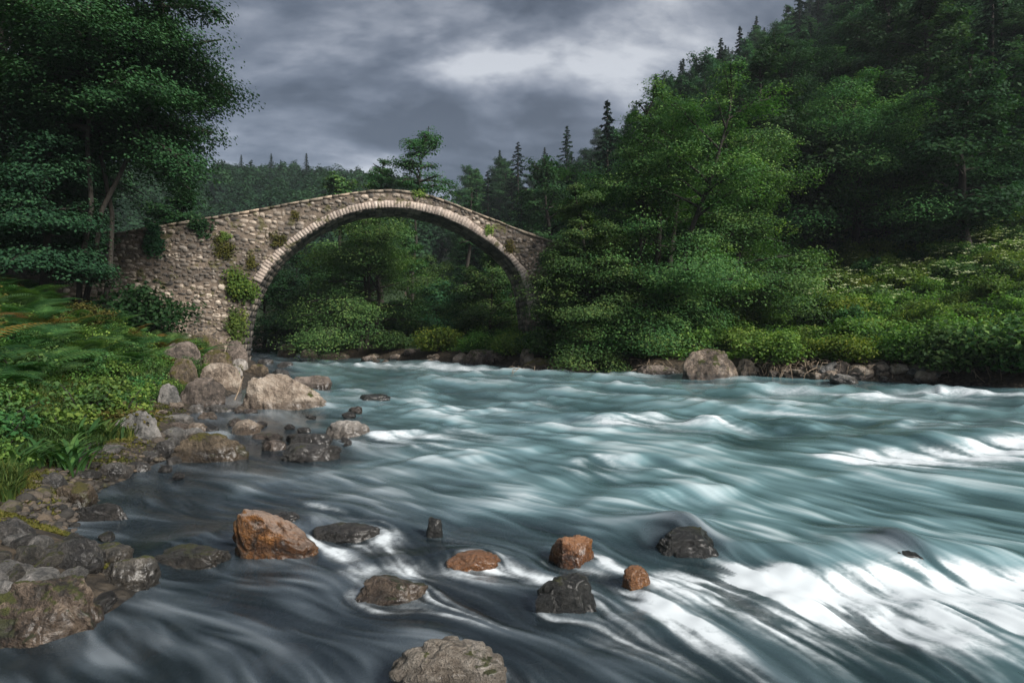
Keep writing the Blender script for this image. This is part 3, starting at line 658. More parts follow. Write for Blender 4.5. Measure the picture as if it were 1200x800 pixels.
    capsrc = sstep(0.85, 1.5, chop + 0.35 * (vn2(x / 2.6 + 5, y / 2.6) - .5) * 2) * sstep(4.2, 9, dist) * sstep(1.0, 3.2, -dL(x, y)) * (0.3 + 1.2 * vn2(x / 0.09, y / 0.09))
    S0 = (source(x, y) + 1.0 * capsrc).reshape(ny, nx).astype(np.float32); foam = S0.copy() * 0.6; jj, ii = J0.copy(), I0.copy(); K = 60
    for k in range(K):
        dj_ = gather(dj, jj, ii); di_ = gather(di, jj, ii); jj -= dj_ * DS * 0.85; ii -= di_ * DS * 0.85
        foam += gather(S0, jj, ii) * (1 - k / K) ** 1.3
    foam = (foam / K * 10.5).ravel().astype(float)
    # small whitecaps of the rough far water
    cap = sstep(1.0, 2.4, big * 0.75 + huge * 0.6 + 0.45 * mid) * sstep(5.0, 11, dist) * 0.5
    cap *= sstep(1.5, 4, -dL(x, y)) * sstep(0.4, 2, -dR(x, y))
    froth = 0.55 + 0.9 * (vn2(x / 0.16 + 9, y / 0.10) * 0.6 + vn2(x / 0.07, y / 0.05 + 3) * 0.4) * 0.9
    foam = foam * np.clip(0.85 + 0.35 * chop, 0.45, 1.4) * (froth * (1 - sstep(6, 12, dist)) + sstep(6, 12, dist)) * np.maximum(0.12, 0.66 + 0.30 * np.clip(mid, -1.8, 1.8) * wm + 0.26 * np.clip(fine, -2, 2) * wf + 0.20 * np.clip(big, -2, 2)) + cap
    z += 0.0012 * fine * wf + 0.0028 * mid * wm + (0.006 + 0.016 * sstep(6, 20, dist)) * big + (0.010 + 0.02 * sstep(6, 20, dist)) * huge
    edge = np.minimum(sstep(-0.2, 1.4, -dL(x, y)), sstep(-0.2, 1.0, -dR(x, y)))
    z += np.minimum(foam, 1.2) * (0.012 * (vn2(x / 0.11, y / 0.09) - .5) + 0.02 * (vn2(x / 0.3, y / 0.22) - .5)) * (1 - sstep(8, 14, dist))
    z += chop * (0.014 + 0.030 * sstep(5, 12, dist) + 0.02 * sstep(14, 28, dist)) * sstep(0.8, 3.0, -dL(x, y))
    z *= 0.25 + 0.75 * edge
    # water heaped over the drowned boulders
    for (bx, by), h, rx, ry in ((on_water(800, 628), 0.15, 0.30, 0.24), (on_water(1038, 640), 0.08, 0.26, 0.25), (on_water(560, 655), 0.05, 0.16, 0.16), (on_water(225, 642), 0.07, 0.34, 0.14)):
        kv = np.argmin((x - bx) ** 2 + (y - by) ** 2); a, b = float(VX[kv]), float(VY[kv])
        u = (x - bx) * a + (y - by) * b; v = -(x - bx) * b + (y - by) * a
        up = np.where(u < 0, np.exp(-(u / (ry * 2.2)) ** 2), np.exp(-(u / (ry * 0.75)) ** 2))
        z += h * up * np.exp(-(v / rx) ** 2)
    # right half of the near water stands a little higher upstream of the fall
    l = -dL(x, y); thin = np.zeros_like(x)
    for (bx, by), rr0 in ((on_water(800, 636), 0.30), (on_water(1038, 645), 0.22)): thin = np.maximum(thin, np.exp(-(((x - bx) ** 2 + (y - by + .06) ** 2) / rr0 ** 2) ** 1.5))
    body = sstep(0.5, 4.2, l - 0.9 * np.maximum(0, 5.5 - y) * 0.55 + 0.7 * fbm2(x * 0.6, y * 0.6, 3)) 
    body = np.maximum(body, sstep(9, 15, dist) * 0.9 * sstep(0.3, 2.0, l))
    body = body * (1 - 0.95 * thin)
    streak = 0.5 + 0.055 * np.clip(chop, -1, 1.6) + 0.072 * (0.6 * fine * wf + 0.85 * mid * wm + 0.8 * big + 0.7 * huge)
    keep = ((dL(x, y) < 0.7) & (dR(x, y) < 0.7)).reshape(ny, nx)
    i = np.arange(ny - 1)[:, None] * nx + np.arange(nx - 1)[None]
    kf = keep[:-1, :-1] | keep[1:, :-1] | keep[:-1, 1:] | keep[1:, 1:]
    F = np.stack([i, i + 1, i + nx + 1, i + nx], -1)[kf]
    used = np.zeros(len(x), bool); used[F.ravel()] = True; idx = np.cumsum(used) - 1
    V = np.stack([x, y, z + 0.0], -1)[used]
    return mesh_np('river_water', V, idx[F], smooth=True, vattrs={'foam': foam[used], 'body': body[used], 'streak': streak[used]})
def water_mat():
    m, N, L, out = newmat('river water')
    foam = attr(N, 'foam'); body = attr(N, 'body'); st = attr(N, 'streak')
    tc = N.new('ShaderNodeTexCoord')
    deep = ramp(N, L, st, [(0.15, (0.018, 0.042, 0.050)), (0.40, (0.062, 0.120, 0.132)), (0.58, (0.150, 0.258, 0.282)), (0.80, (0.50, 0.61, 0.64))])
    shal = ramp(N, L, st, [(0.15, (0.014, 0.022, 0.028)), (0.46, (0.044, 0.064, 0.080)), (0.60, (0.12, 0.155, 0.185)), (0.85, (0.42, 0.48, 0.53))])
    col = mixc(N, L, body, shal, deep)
    dif = N.new('ShaderNodeBsdfDiffuse'); L.new(col, dif.inputs[0])
    tr = N.new('ShaderNodeBsdfTransparent'); tr.inputs[0].default_value = (0.62, 0.68, 0.66, 1)
    op = mth(N, L, 'MULTIPLY_ADD', body, 0.56, 0.38); op = mth(N, L, 'ADD', op, mth(N, L, 'MULTIPLY', mth(N, L, 'SUBTRACT', st, 0.5), 0.5), None, True)
    mb = N.new('ShaderNodeMixShader'); L.new(op, mb.inputs[0]); L.new(tr.outputs[0], mb.inputs[1]); L.new(dif.outputs[0], mb.inputs[2])
    gl = N.new('ShaderNodeBsdfGlossy'); gl.inputs['Roughness'].default_value = 0.22; gl.inputs[0].default_value = (0.9, 0.95, 1, 1)
    fr = N.new('ShaderNodeFresnel'); fr.inputs[0].default_value = 1.33
    ff = mth(N, L, 'MULTIPLY', fr.outputs[0], 0.85)
    mg = N.new('ShaderNodeMixShader'); L.new(ff, mg.inputs[0]); L.new(mb.outputs[0], mg.inputs[1]); L.new(gl.outputs[0], mg.inputs[2])
    fo = N.new('ShaderNodeBsdfDiffuse'); fo.inputs[0].default_value = (0.62, 0.67, 0.70, 1)
    n = noise(N, L, tc.outputs['Object'], 14, 5, 0.6)
    n_b = noise(N, L, tc.outputs['Object'], 45, 4, 0.65); nn_ = mth(N, L, 'MULTIPLY_ADD', n, 0.9, mth(N, L, 'MULTIPLY_ADD', n_b, 0.5, -0.15)); fa = mth(N, L, 'MULTIPLY', foam, nn_); fa = mrange(N, L, fa, 0.03, 1.15, 0, 0.97); fa = mth(N, L, 'POWER', fa, 0.9)
    mf = N.new('ShaderNodeMixShader'); L.new(fa, mf.inputs[0]); L.new(mg.outputs[0], mf.inputs[1]); L.new(fo.outputs[0], mf.inputs[2])
    L.new(mf.outputs[0], out.inputs[0])
    return m
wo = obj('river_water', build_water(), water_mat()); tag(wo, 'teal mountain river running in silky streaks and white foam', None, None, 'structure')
# the drowned dark boulders that the water pours over
for (px, py), s, sd, lab in (((800, 640), (0.27, 0.22, 0.15), 301, 'dark boulder drowned under a smooth hump of water above the white rapids'), ((1038, 652), (0.2, 0.17, 0.085), 302, 'dark rock in the notch of the water fall at the right')):
    x, y = on_water(px, py); o = obj('rock', rock_mesh('rock', *s, sd, 5, dict(facet=3)), M['r_black']); o.location = (x + 0.03, y - 0.05, 0.0); tag(o, lab, 'rock')

# ------------------------------------------------------------------ the bridge
BO = np.array((-12.9, 28.6)); BU = np.array((0.970, 0.243)); BN = np.array((0.243, -0.970))   # BN looks at the camera
BW = 2.4
def bs(px, py):
    d = ray(px, py); t = (BN @ (BO - CAM[:2])) / (BN @ d[:2]); p = CAM + d * t
    return (float((p[:2] - BO) @ BU), float(p[2]))
def bp(s, z, out=0.0):
    s = np.asarray(s, float); z = np.asarray(z, float); out = np.asarray(out, float)
    return np.stack([BO[0] + BU[0] * s + BN[0] * out, BO[1] + BU[1] * s + BN[1] * out, z + 0 * s], -1)
IN = [bs(*p) for p in ((282, 428), (284, 410), (286, 382), (293, 357), (299, 340), (305.4, 332.5), (315, 315), (332.5, 295.7), (350, 281), (367.5, 269.5), (388.5, 258), (407.7, 250), (428.7, 245), (455, 243), (480, 244), (488.7, 246), (517, 253), (546, 266), (575, 284.7), (597, 303), (609, 320), (616, 340), (620, 370), (622, 405), (623, 425))]
EX = [bs(*p) for p in ((296, 327), (311.5, 304), (329, 288), (350, 272), (367.5, 260.5), (388.5, 249), (407.7, 241.5), (428.7, 237), (455, 234.5), (480, 236), (488.7, 237), (517, 243), (546, 254.5), (575, 274.7), (598, 295), (618, 318), (626, 342), (630, 370))]
TOP = [bs(*p) for p in ((95, 281), (125, 275), (155, 269.5), (210, 261), (254, 253), (280, 249.4), (315, 243), (350, 236), (385, 230), (411, 225.7), (428.7, 223), (446, 221.5), (463, 221), (483, 222.5), (503, 227), (532, 239), (560.6, 250), (583.6, 259), (609, 269), (634, 279), (660, 286), (700, 294))]
def interp(P, s): a = np.array(P); return np.interp(s, a[:, 0], a[:, 1])
def smooth_fn(P, n=160, it=14):
    a = np.array(P); t = np.linspace(a[0, 0], a[-1, 0], n); z = np.interp(t, a[:, 0], a[:, 1])
    for _ in range(it): z[1:-1] = (z[:-2] + 2 * z[1:-1] + z[2:]) / 4
    return list(zip(t, z))
TOP = smooth_fn(TOP, it=70)
inA = np.array(IN)
def ztop(s): return interp(TOP, s)
def zlow(s):
    s = np.asarray(s, float); a = inA; lo = np.interp(s, a[:, 0], a[:, 1]); return np.where((s < a[0, 0]) | (s > a[-1, 0]), -0.4, lo)
def resample(P, n):
    P = np.array(P, float); d = np.concatenate([[0], np.cumsum(np.hypot(*np.diff(P, axis=0).T))])
    # smooth a little
    t = np.linspace(0, d[-1], n); Q = np.stack([np.interp(t, d, P[:, 0]), np.interp(t, d, P[:, 1])], -1)
    for _ in range(3): Q[1:-1] = (Q[:-2] + 2 * Q[1:-1] + Q[2:]) / 4
    return Q
def stonemat(name, dark, mid, light, stain=0.5, hi=(0.45, 0.36, 0.28)):
    m, N, L, out = newmat(name); tc = N.new('ShaderNodeTexCoord'); v = tc.outputs['Object']
    t = attr(N, 'tint'); n1 = noise(N, L, v, 0.55, 6, 0.6, 0.4); n2 = noise(N, L, v, 7, 6, 0.7); n3 = noise(N, L, v, 30, 3, 0.6)
    base = ramp(N, L, t, [(0.0, dark), (0.35, mid), (0.75, light), (1.0, hi)])
    base = mixc(N, L, 0.75, base, ramp(N, L, n2, [(0.3, (0.45, 0.42, 0.40)), (0.7, (1.35, 1.3, 1.22))]), 'MULTIPLY')
    st = mrange(N, L, n1, 0.45, 0.56, 0.0, stain)
    base = mixc(N, L, st, base, mixc(N, L, 1.0, base, (0.28, 0.30, 0.33), 'MULTIPLY'))
    n5 = noise(N, L, v, 1.6, 5, 0.7); mo = mrange(N, L, n5, 0.565, 0.63, 0, 0.8)
    base = mixc(N, L, mo, base, mixc(N, L, n2, (0.03, 0.038, 0.01), (0.11, 0.095, 0.025)))
    p = N.new('ShaderNodeBsdfPrincipled'); L.new(base, p.inputs['Base Color']); p.inputs['Roughness'].default_value = 0.9
    h = mth(N, L, 'MULTIPLY_ADD', n3, 0.4, n2); L.new(bump(N, L, h, 0.9, 0.06), p.inputs['Normal']); L.new(p.outputs[0], out.inputs[0]); return m
M['masonry'] = stonemat('rubble masonry', (0.08, 0.074, 0.068), (0.23, 0.20, 0.172), (0.43, 0.37, 0.315), 0.8, (0.66, 0.58, 0.50))
M['voussoir'] = stonemat('cut arch stones', (0.36, 0.30, 0.265), (0.46, 0.39, 0.345), (0.54, 0.465, 0.41), 0.3, (0.62, 0.54, 0.49))
M['mortar'] = stonemat('old mortar', (0.08, 0.064, 0.05), (0.15, 0.12, 0.095), (0.22, 0.18, 0.145), 0.5)
M['coping'] = stonemat('coping stones', (0.12, 0.10, 0.08), (0.25, 0.21, 0.17), (0.36, 0.31, 0.25), 0.3)
def rubble(mb, s0, s1, zfun_lo, zfun_hi, seed, P=bp, out0=0.0, sgn=1, pier=True):
    rng = random.Random(seed); z = -0.3
    while z < 10:
        hgt = rng.uniform(0.12, 0.27); s = s0 + rng.uniform(-0.3, 0)
        while s < s1:
            w = hgt * rng.uniform(0.7, 1.75); zz = z + rng.uniform(-0.09, 0.09) ; hh = hgt * rng.uniform(0.62, 1.08); sc, zc = s + w / 2, zz + hh / 2
            lo = float(zfun_lo(sc)); hi = float(zfun_hi(sc))
            if lo + 0.03 < zc < hi - hh / 2 - 0.02 and s > s0 - 0.3 and rng.random() > 0.035:
                j = lambda a: rng.uniform(-a, a); g = 0.012
                c = [(s + g + j(.03), zz + g + j(.03)), (s + w - g + j(.03), zz + g + j(.03)), (s + w - g + j(.03), zz + hh - g + j(.03)), (s + g + j(.03), zz + hh - g + j(.03))]
                cx = np.array(c).mean(0); o = rng.uniform(0.008, 0.05); k = rng.uniform(.80, .90)
                A = [P(a, b, out0 - 0.02 * sgn) for a, b in c]
                nn = 6
                B = []
                for a, b in c:
                    q = cx + (np.array((a, b)) - cx) * k; B.append(P(q[0], q[1], out0 + sgn * (o + j(.012))))
                # rounded corners: an eight sided face
                C = []
                for q in range(4):
                    p0, p1 = np.array(c[q]), np.array(c[(q + 1) % 4])
                    for tt in (0.24, 0.76): C.append(p0 * (1 - tt) + p1 * tt)
                A = [P(a[0], a[1], out0 - 0.02 * sgn) for a in C]; Bq = [cx + (a - cx) * k for a in C]; B = [P(b[0], b[1], out0 + sgn * (o + j(.01))) for b in Bq]
                F4 = [[i, (i + 1) % 8, 8 + (i + 1) % 8, 8 + i] for i in range(8)]
                V = np.array(A + B); tn = min(1, max(0, rng.gauss(0.48, 0.24)))
                n0 = mb.n; mb.add(V, F4, tn); mb.F.setdefault(8, []).append(np.array([[n0 + 8 + i for i in range(8)]], np.int32)); mb.T.setdefault(8, []).append(np.array([tn], np.float32))
            s += w
        z += hgt
bridge = empty('stone_bridge', (float(BO[0]), float(BO[1]), 0.0)); tag(bridge, 'old humpbacked stone arch bridge over the river', 'bridge')
def bpart(name, me, mat, parent=bridge):
    o = obj(name, me, mat, parent); o.matrix_parent_inverse = Matrix.Translation((-float(BO[0]), -float(BO[1]), 0)); return o
SMIN, SMAX = TOP[8][0], TOP[-1][0]
def ring_out(s):      # lower limit for rubble: above the extrados where there is a ring
    e = np.array(EX); a = np.interp(s, e[:, 0], e[:, 1]); return np.where((s > e[0, 0]) & (s < e[-1, 0]), np.maximum(a, zlow(s)), zlow(s))
mb = MB(); rubble(mb, SMIN, SMAX, ring_out, ztop, 1); bpart('spandrel_wall', mb.mesh('spandrel_wall'), M['masonry'])
mb = MB(); rubble(mb, SMIN, SMAX, ring_out, ztop, 2, out0=-BW, sgn=-1); bpart('spandrel_wall', mb.mesh('spandrel_wall'), M['masonry'])
# core: mortar between the stones, front, back, top, intrados
def core():
    mb = MB(); ss = np.unique(np.concatenate([np.linspace(SMIN, SMAX, 160), inA[:, 0], inA[0, 0] + np.array([-.001]), inA[-1, 0] + np.array([.001])]))
    lo, hi = zlow(ss), ztop(ss) - 0.05; n = len(ss)
    for o in (0.0, -BW):
        V = np.concatenate([bp(ss, lo, o), bp(ss, hi, o)]); F = [[i, i + 1, n + i + 1, n + i] for i in range(n - 1)]; mb.add(V, F)
    V = np.concatenate([bp(ss, hi, 0.0), bp(ss, hi, -BW)]); mb.add(V, [[i, i + 1, n + i + 1, n + i] for i in range(n - 1)])
    for s in (SMIN, SMAX):
        mb.add(bp([s, s, s, s], [-.4, ztop(s) - .05, ztop(s) - .05, -.4], [0, 0, -BW, -BW]), [[0, 1, 2, 3]])
    return mb.mesh('core')
bpart('core', core(), M['mortar'])
# vault: rows of stones across the barrel
def vault():
    mb = MB(); Q = resample(IN, 74); rng = random.Random(4)
    T = np.gradient(Q, axis=0); T /= np.linalg.norm(T, axis=1)[:, None]; Nn = np.stack([T[:, 1], -T[:, 0]], -1)  # towards the opening
    for i in range(len(Q) - 1):
        w = 0.0
        while w < BW:
            l = min(rng.uniform(0.3, 0.7), BW - w); e = rng.uniform(0.005, 0.035); g = 0.012
            a, b = Q[i] + T[i] * g, Q[i + 1] - T[i] * g
            A = [bp(a[0], a[1], -(w + g)), bp(b[0], b[1], -(w + g)), bp(b[0], b[1], -(w + l - g)), bp(a[0], a[1], -(w + l - g))]
            a2, b2 = a + Nn[i] * e, b + Nn[i + 1] * e
            B = [bp(a2[0], a2[1], -(w + g)), bp(b2[0], b2[1], -(w + g)), bp(b2[0], b2[1], -(w + l - g)), bp(a2[0], a2[1], -(w + l - g))]
            mb.add(np.array(A + B), [[4, 5, 6, 7], [0, 1, 5, 4], [1, 2, 6, 5], [2, 3, 7, 6], [3, 0, 4, 7]], rng.random() * 0.6)
            w += l
        mb.add(np.array([bp(Q[i][0], Q[i][1], 0), bp(Q[i + 1][0], Q[i + 1][1], 0), bp(Q[i + 1][0], Q[i + 1][1], -BW), bp(Q[i][0], Q[i][1], -BW)]), [[0, 1, 2, 3]], 0.1)
    return mb.mesh('vault')
bpart('vault', vault(), M['masonry'])
def ring(o0, sgn):
    mb = MB(); I = [p for p in IN if p[1] > IN[5][1] - 0.05 or p[0] > 8]; rng = random.Random(9 + sgn)
    n = 112; cc = np.array((7.1, 0.8))
    def polar(Pq):
        q = resample(Pq, 400) - cc; th = np.arctan2(q[:, 1], q[:, 0]); o_ = np.argsort(th); return th[o_], np.hypot(q[:, 0], q[:, 1])[o_]
    t1, r1 = polar(IN[3:]); t2, r2 = polar(EX); th = np.linspace(t2.max(), t2.min(), n)
    ra, rb = np.interp(th, t1, r1), np.interp(th, t2, r2); rb = np.maximum(rb, ra + 0.24); dirs = np.stack([np.cos(th), np.sin(th)], -1); a = cc + dirs * ra[:, None]; b = cc + dirs * rb[:, None]
    for i in range(n - 1):
        g = 0.012
        c = np.array([a[i] * (1 - g) + a[i + 1] * g, a[i + 1] * (1 - g) + a[i] * g, b[i + 1] * (1 - g) + b[i] * g, b[i] * (1 - g) + b[i + 1] * g])
        c[2:] += (c[2:] - c[:2][::-1]) * rng.uniform(-0.10, 0.02); o = 0.06 + rng.uniform(0, 0.008); cx = c.mean(0)
        A = bp(c[:, 0], c[:, 1], o0 - sgn * 0.15); c2 = cx + (c - cx) * 0.99; B = bp(c2[:, 0], c2[:, 1], o0 + sgn * o); Bm = bp(c[:, 0], c[:, 1], o0 + sgn * (o - 0.006))
        mb.add(np.concatenate([A, Bm, B]), [[8, 9, 10, 11]] + [[i_, (i_ + 1) % 4, 4 + (i_ + 1) % 4, 4 + i_] for i_ in range(4)] + [[4 + i_, 4 + (i_ + 1) % 4, 8 + (i_ + 1) % 4, 8 + i_] for i_ in range(4)], min(1, max(0, rng.gauss(.5, .25))))
    return mb.mesh('arch_ring')
bpart('arch_ring', ring(0.0, 1), M['voussoir']); bpart('arch_ring', ring(-BW, -1), M['voussoir'])
def coping(o0, sgn):
    mb = MB(); rng = random.Random(21 + sgn); s = SMIN
    while s < SMAX:
        l = rng.uniform(0.3, 0.65); s1 = min(s + l, SMAX); h = 0.09 + rng.uniform(-.02, .03); d = rng.uniform(0, .02)
        zz = [float(ztop(s + .01)), float(ztop(s1 - .01))]; g = 0.008
        out, inn = o0 + sgn * (0.06 + rng.uniform(0, .05)), o0 - sgn * 0.35
        V = np.array([bp(s + g, zz[0] - h + d, out), bp(s1 - g, zz[1] - h + d, out), bp(s1 - g, zz[1] - h + d, inn), bp(s + g, zz[0] - h + d, inn), bp(s + g, zz[0] + d, out - .02 * sgn), bp(s1 - g, zz[1] + d, out - .02 * sgn), bp(s1 - g, zz[1] + d, inn), bp(s + g, zz[0] + d, inn)])
        mb.add(V, [[0, 1, 5, 4], [1, 2, 6, 5], [2, 3, 7, 6], [3, 0, 4, 7], [4, 5, 6, 7], [3, 2, 1, 0]], rng.random()); s = s1
    return mb.mesh('coping')
bpart('coping', coping(0.0, 1), M['coping']); bpart('coping', coping(-BW, -1), M['coping'])
# stone bulge low on the pier
def footing():
    mb = MB(); a, _ = bs(190, 400); b, _ = bs(285, 400); ss = np.linspace(a, b - 0.02, 40); zs = np.linspace(-0.4, 2.6, 24)
    S, Z = np.meshgrid(ss, zs); k = (1 - sstep(0.2, 1.9, Z)) * sstep(a, a + 1.0, S) * (0.55 + 0.0 * S) * (1 - sstep(b - 0.35, b, S) * 0.6)
    O = 0.0 + k * 0.45 + 0.16 * fbm2(S * 1.7, Z * 1.7, 4) * (k > 0.01) - 0.03 * (k <= 0.01)
    V = bp(S.ravel(), Z.ravel(), O.ravel()); n = 40; i = np.arange(23)[:, None] * n + np.arange(39)[None]
    mb.add(V, np.stack([i, i + 1, i + n + 1, i + n], -1).reshape(-1, 4), 0.8); return mb.mesh('pier_footing', True)
M['footing'] = rockmat('weathered footing', (0.13, 0.10, 0.08), (0.32, 0.25, 0.19), (0.50, 0.42, 0.33), moss=0.2, scale=1.2)
bpart('pier_footing', footing(), M['footing'])
# approach wall to the left
wall = empty('stone_wall', (float(BO[0] + BU[0] * (SMIN - 4)), float(BO[1] + BU[1] * (SMIN - 4)), 3.0)); tag(wall, 'dark rubble retaining wall running left from the bridge ramp', 'wall')
def wp(s, z, o): return bp(s, z, np.asarray(o) + 0.35)
mb = MB(); wt = lambda s: 5.55 + 0.0 * s + 0.12 * math.sin(s * 1.3) - 0.5 * sstep(SMIN - 1.2, SMIN, s)
rubble(mb, SMIN - 14, SMIN + 0.2, lambda s: 1.5, wt, 31, P=wp)
o = obj('stones', mb.mesh('stones'), M['masonry'], wall); o.matrix_parent_inverse = Matrix.Translation(-wall.location)
mb = MB(); ss = np.linspace(SMIN - 14, SMIN + 0.2, 60); hi = np.array([float(wt(s)) for s in ss]) - 0.06; n = 60
mb.add(np.concatenate([wp(ss, hi * 0 + 1.2, 0), wp(ss, hi, 0)]), [[i, i + 1, n + i + 1, n + i] for i in range(n - 1)])
mb.add(np.concatenate([wp(ss, hi, 0), wp(ss, hi, -2.5)]), [[i, i + 1, n + i + 1, n + i] for i in range(n - 1)])
o = obj('core', mb.mesh('core'), M['mortar'], wall); o.matrix_parent_inverse = Matrix.Translation(-wall.location)

# ------------------------------------------------------------------ foliage generators
def leaves(mb, C, Nn, size, rng, tint, wid=0.62, fold=0.12):
    """C centres (n,3), Nn normals (n,3); rhombic leaves"""
    n = len(C); Nn = Nn / (np.linalg.norm(Nn, axis=1)[:, None] + 1e-9)
    a = rng.normal(size=(n, 3)); T = np.cross(Nn, a); T /= np.linalg.norm(T, axis=1)[:, None] + 1e-9; B = np.cross(Nn, T)
    s = (size * rng.uniform(0.65, 1.3, n))[:, None]
    V = np.stack([C - T * s * .5, C + B * s * wid * .5 + Nn * s * fold, C + T * s * .5, C - B * s * wid * .5 + Nn * s * fold], 1).reshape(-1, 3)
    F = np.arange(4 * n).reshape(-1, 4); mb.add(V, F, tint)
def broadleaf(seed, H, R, nleaf, leaf, base=0.18, nbr=60, trunks=1, openness=0.0, sub=10, spread=0.13, flat=0.30, skew=(0, 0), low=0.55, rtr=None, cone=0.6):
    """returns (wood mesh, leaf mesh)"""
    rng = np.random.RandomState(seed); wood = MB(); lf = MB()
    stems = []
    for k in range(trunks):
        lean = rng.normal(size=2) * (0.05 if trunks == 1 else spread); base_off = rng.normal(size=2) * (0 if trunks == 1 else 0.35)
        zz = np.linspace(-0.3, H * 0.96, 9); w = np.cumsum(rng.normal(size=(9, 2)) * H * 0.012, axis=0)
        P = np.stack([base_off[0] + lean[0] * zz + w[:, 0] + skew[0] * (zz / H) ** 2, base_off[1] + lean[1] * zz + w[:, 1] + skew[1] * (zz / H) ** 2, zz], -1)
        r0 = (rtr or H * 0.018) * (1 if trunks == 1 else 0.75); rr = r0 * np.linspace(1.25, 0.12, 9); wood.tube(P, rr, 8); stems.append(P)
    C, Nn, tn = [], [], []
    u = np.sort(rng.rand(nbr)) ; lens = []
    br = []
    for i in range(nbr):
        ui = u[i]; t = base + (1 - base) * ui; P = stems[i % trunks]
        zb = t * H * 0.95; b = np.array([np.interp(zb, P[:, 2], P[:, 0]), np.interp(zb, P[:, 2], P[:, 1]), zb])
        env = R * min(1.0, 1.12 * (1 - ui) ** cone) * (low + (1 - low) * min(1, ui / 0.28)); Lb = max(0.12 * R, env * rng.uniform(0.5, 1.18))
        az = i * 2.39996 + rng.normal() * 0.5; el = R_(8 + 52 * ui ** 1.3) + rng.normal() * 0.2
        tau = np.linspace(0, 1, 6); h = np.array([math.cos(az), math.sin(az), 0])
        Q = b[None] + h[None] * (Lb * tau * math.cos(el))[:, None]; Q[:, 2] += Lb * (tau * math.sin(el) - 0.22 * tau ** 2 * math.cos(el)); Q[:, :2] += rng.normal(size=(6, 2)) * 0.03 * Lb * tau[:, None]
        wood.tube(Q, np.linspace(0.010 * H * (1 - .6 * ui), 0.002 * H, 6) * 0.8, 4); br.append((Q, Lb, az)); lens.append(Lb ** 1.6)
    lens = np.array(lens); cnt = (lens / lens.sum() * nleaf).astype(int)
    for (Q, Lb, az), nl in zip(br, cnt):
        ns = max(2, int(Lb * sub / max(R, 1) * 2.2 + 1)); per = max(3, nl // ns)
        for k in range(ns):
            ta = rng.uniform(0.25, 1.03) ** 0.8; sd = rng.uniform(-1, 1) * Lb * 0.40 * (1.15 - ta) ** 0.5
            q = np.array([np.interp(ta, np.linspace(0, 1, 6), Q[:, j]) for j in range(3)]) + np.array([-math.sin(az), math.cos(az), 0]) * sd
            q[2] += rng.normal() * 0.07 * Lb - 0.10 * abs(sd)
            if rng.rand() < openness: continue
            sp = (0.12 + 0.115 * Lb) * rng.uniform(0.7, 1.3) * (1 - 0.2 * openness)
            if k % 3 == 0:
                mid = (Q[2] + q) / 2; wood.tube(np.array([Q[min(5, int(ta * 4))], (Q[min(5, int(ta * 4))] + q) / 2 + (0, 0, .03 * Lb), q]), [0.0035 * H * .5, 0.002 * H * .6, 0.001 * H], 4)
            g = rng.normal(size=(per, 3)); rr_ = np.linalg.norm(g, axis=1)[:, None]; g = g / rr_ * np.minimum(rr_, 1.7)
            c = q[None] + g * np.array([sp, sp, sp * flat]); c[:, 2] -= (g[:, 0] ** 2 + g[:, 1] ** 2) * sp * 0.10
            nrm = np.stack([g[:, 0] * 0.35, g[:, 1] * 0.35, np.full(per, 0.9)], -1) + rng.normal(size=(per, 3)) * 0.27 + np.array([math.cos(az), math.sin(az), 0]) * 0.30
            C.append(c); Nn.append(nrm); cl = rng.normal() * 0.22 + 0.10 * (ta - .6); tn.append(np.clip(0.46 + cl + rng.normal(size=per) * 0.09 + (rng.rand(per) < .01) * .25, 0, 1))
    C = np.concatenate(C); Nn = np.concatenate(Nn); tn = np.concatenate(tn)
    leaves(lf, C, Nn, leaf, rng, tn)
    return wood.mesh('trunk', True), lf.mesh('crown')
def conifer(seed, H, R, nbr=120, per=60, leaf=0.3):
    rng = np.random.RandomState(seed); wood = MB(); lf = MB()
    wood.tube(np.array([[0, 0, -.3], [0, 0, H * .5], [0, 0, H]]), [H * .016, H * .01, H * .002], 7)
    C, Nn, tn = [], [], []
    for i in range(nbr):
        u = (i + rng.rand()) / nbr; z = H * (0.10 + 0.9 * u); Lb = R * ((1 - u) ** 0.85) * rng.uniform(0.7, 1.15) + 0.12; az = i * 2.39996 + rng.normal() * .3
        h = np.array([math.cos(az), math.sin(az)]); n = max(8, int(per * (Lb / R + .15)))
        ta = rng.rand(n) ** 0.7; sd = rng.uniform(-1, 1, n) * Lb * .26 * (1.1 - ta)
        x = h[0] * Lb * ta - h[1] * sd; y = h[1] * Lb * ta + h[0] * sd; zz = z - Lb * (0.45 * ta - 0.22 * ta ** 3) - np.abs(sd) * .35 + rng.normal(size=n) * .03 * Lb
        C.append(np.stack([x, y, zz], -1)); Nn.append(np.stack([h[0] * .4 + rng.normal(size=n) * .35, h[1] * .4 + rng.normal(size=n) * .35, np.full(n, .8)], -1)); tn.append(np.clip(0.3 + .3 * ta + rng.normal(size=n) * .15, 0, 1))
    leaves(lf, np.concatenate(C), np.concatenate(Nn), leaf, rng, np.concatenate(tn), wid=0.4, fold=0.05)
    return wood.mesh('trunk', True), lf.mesh('crown')
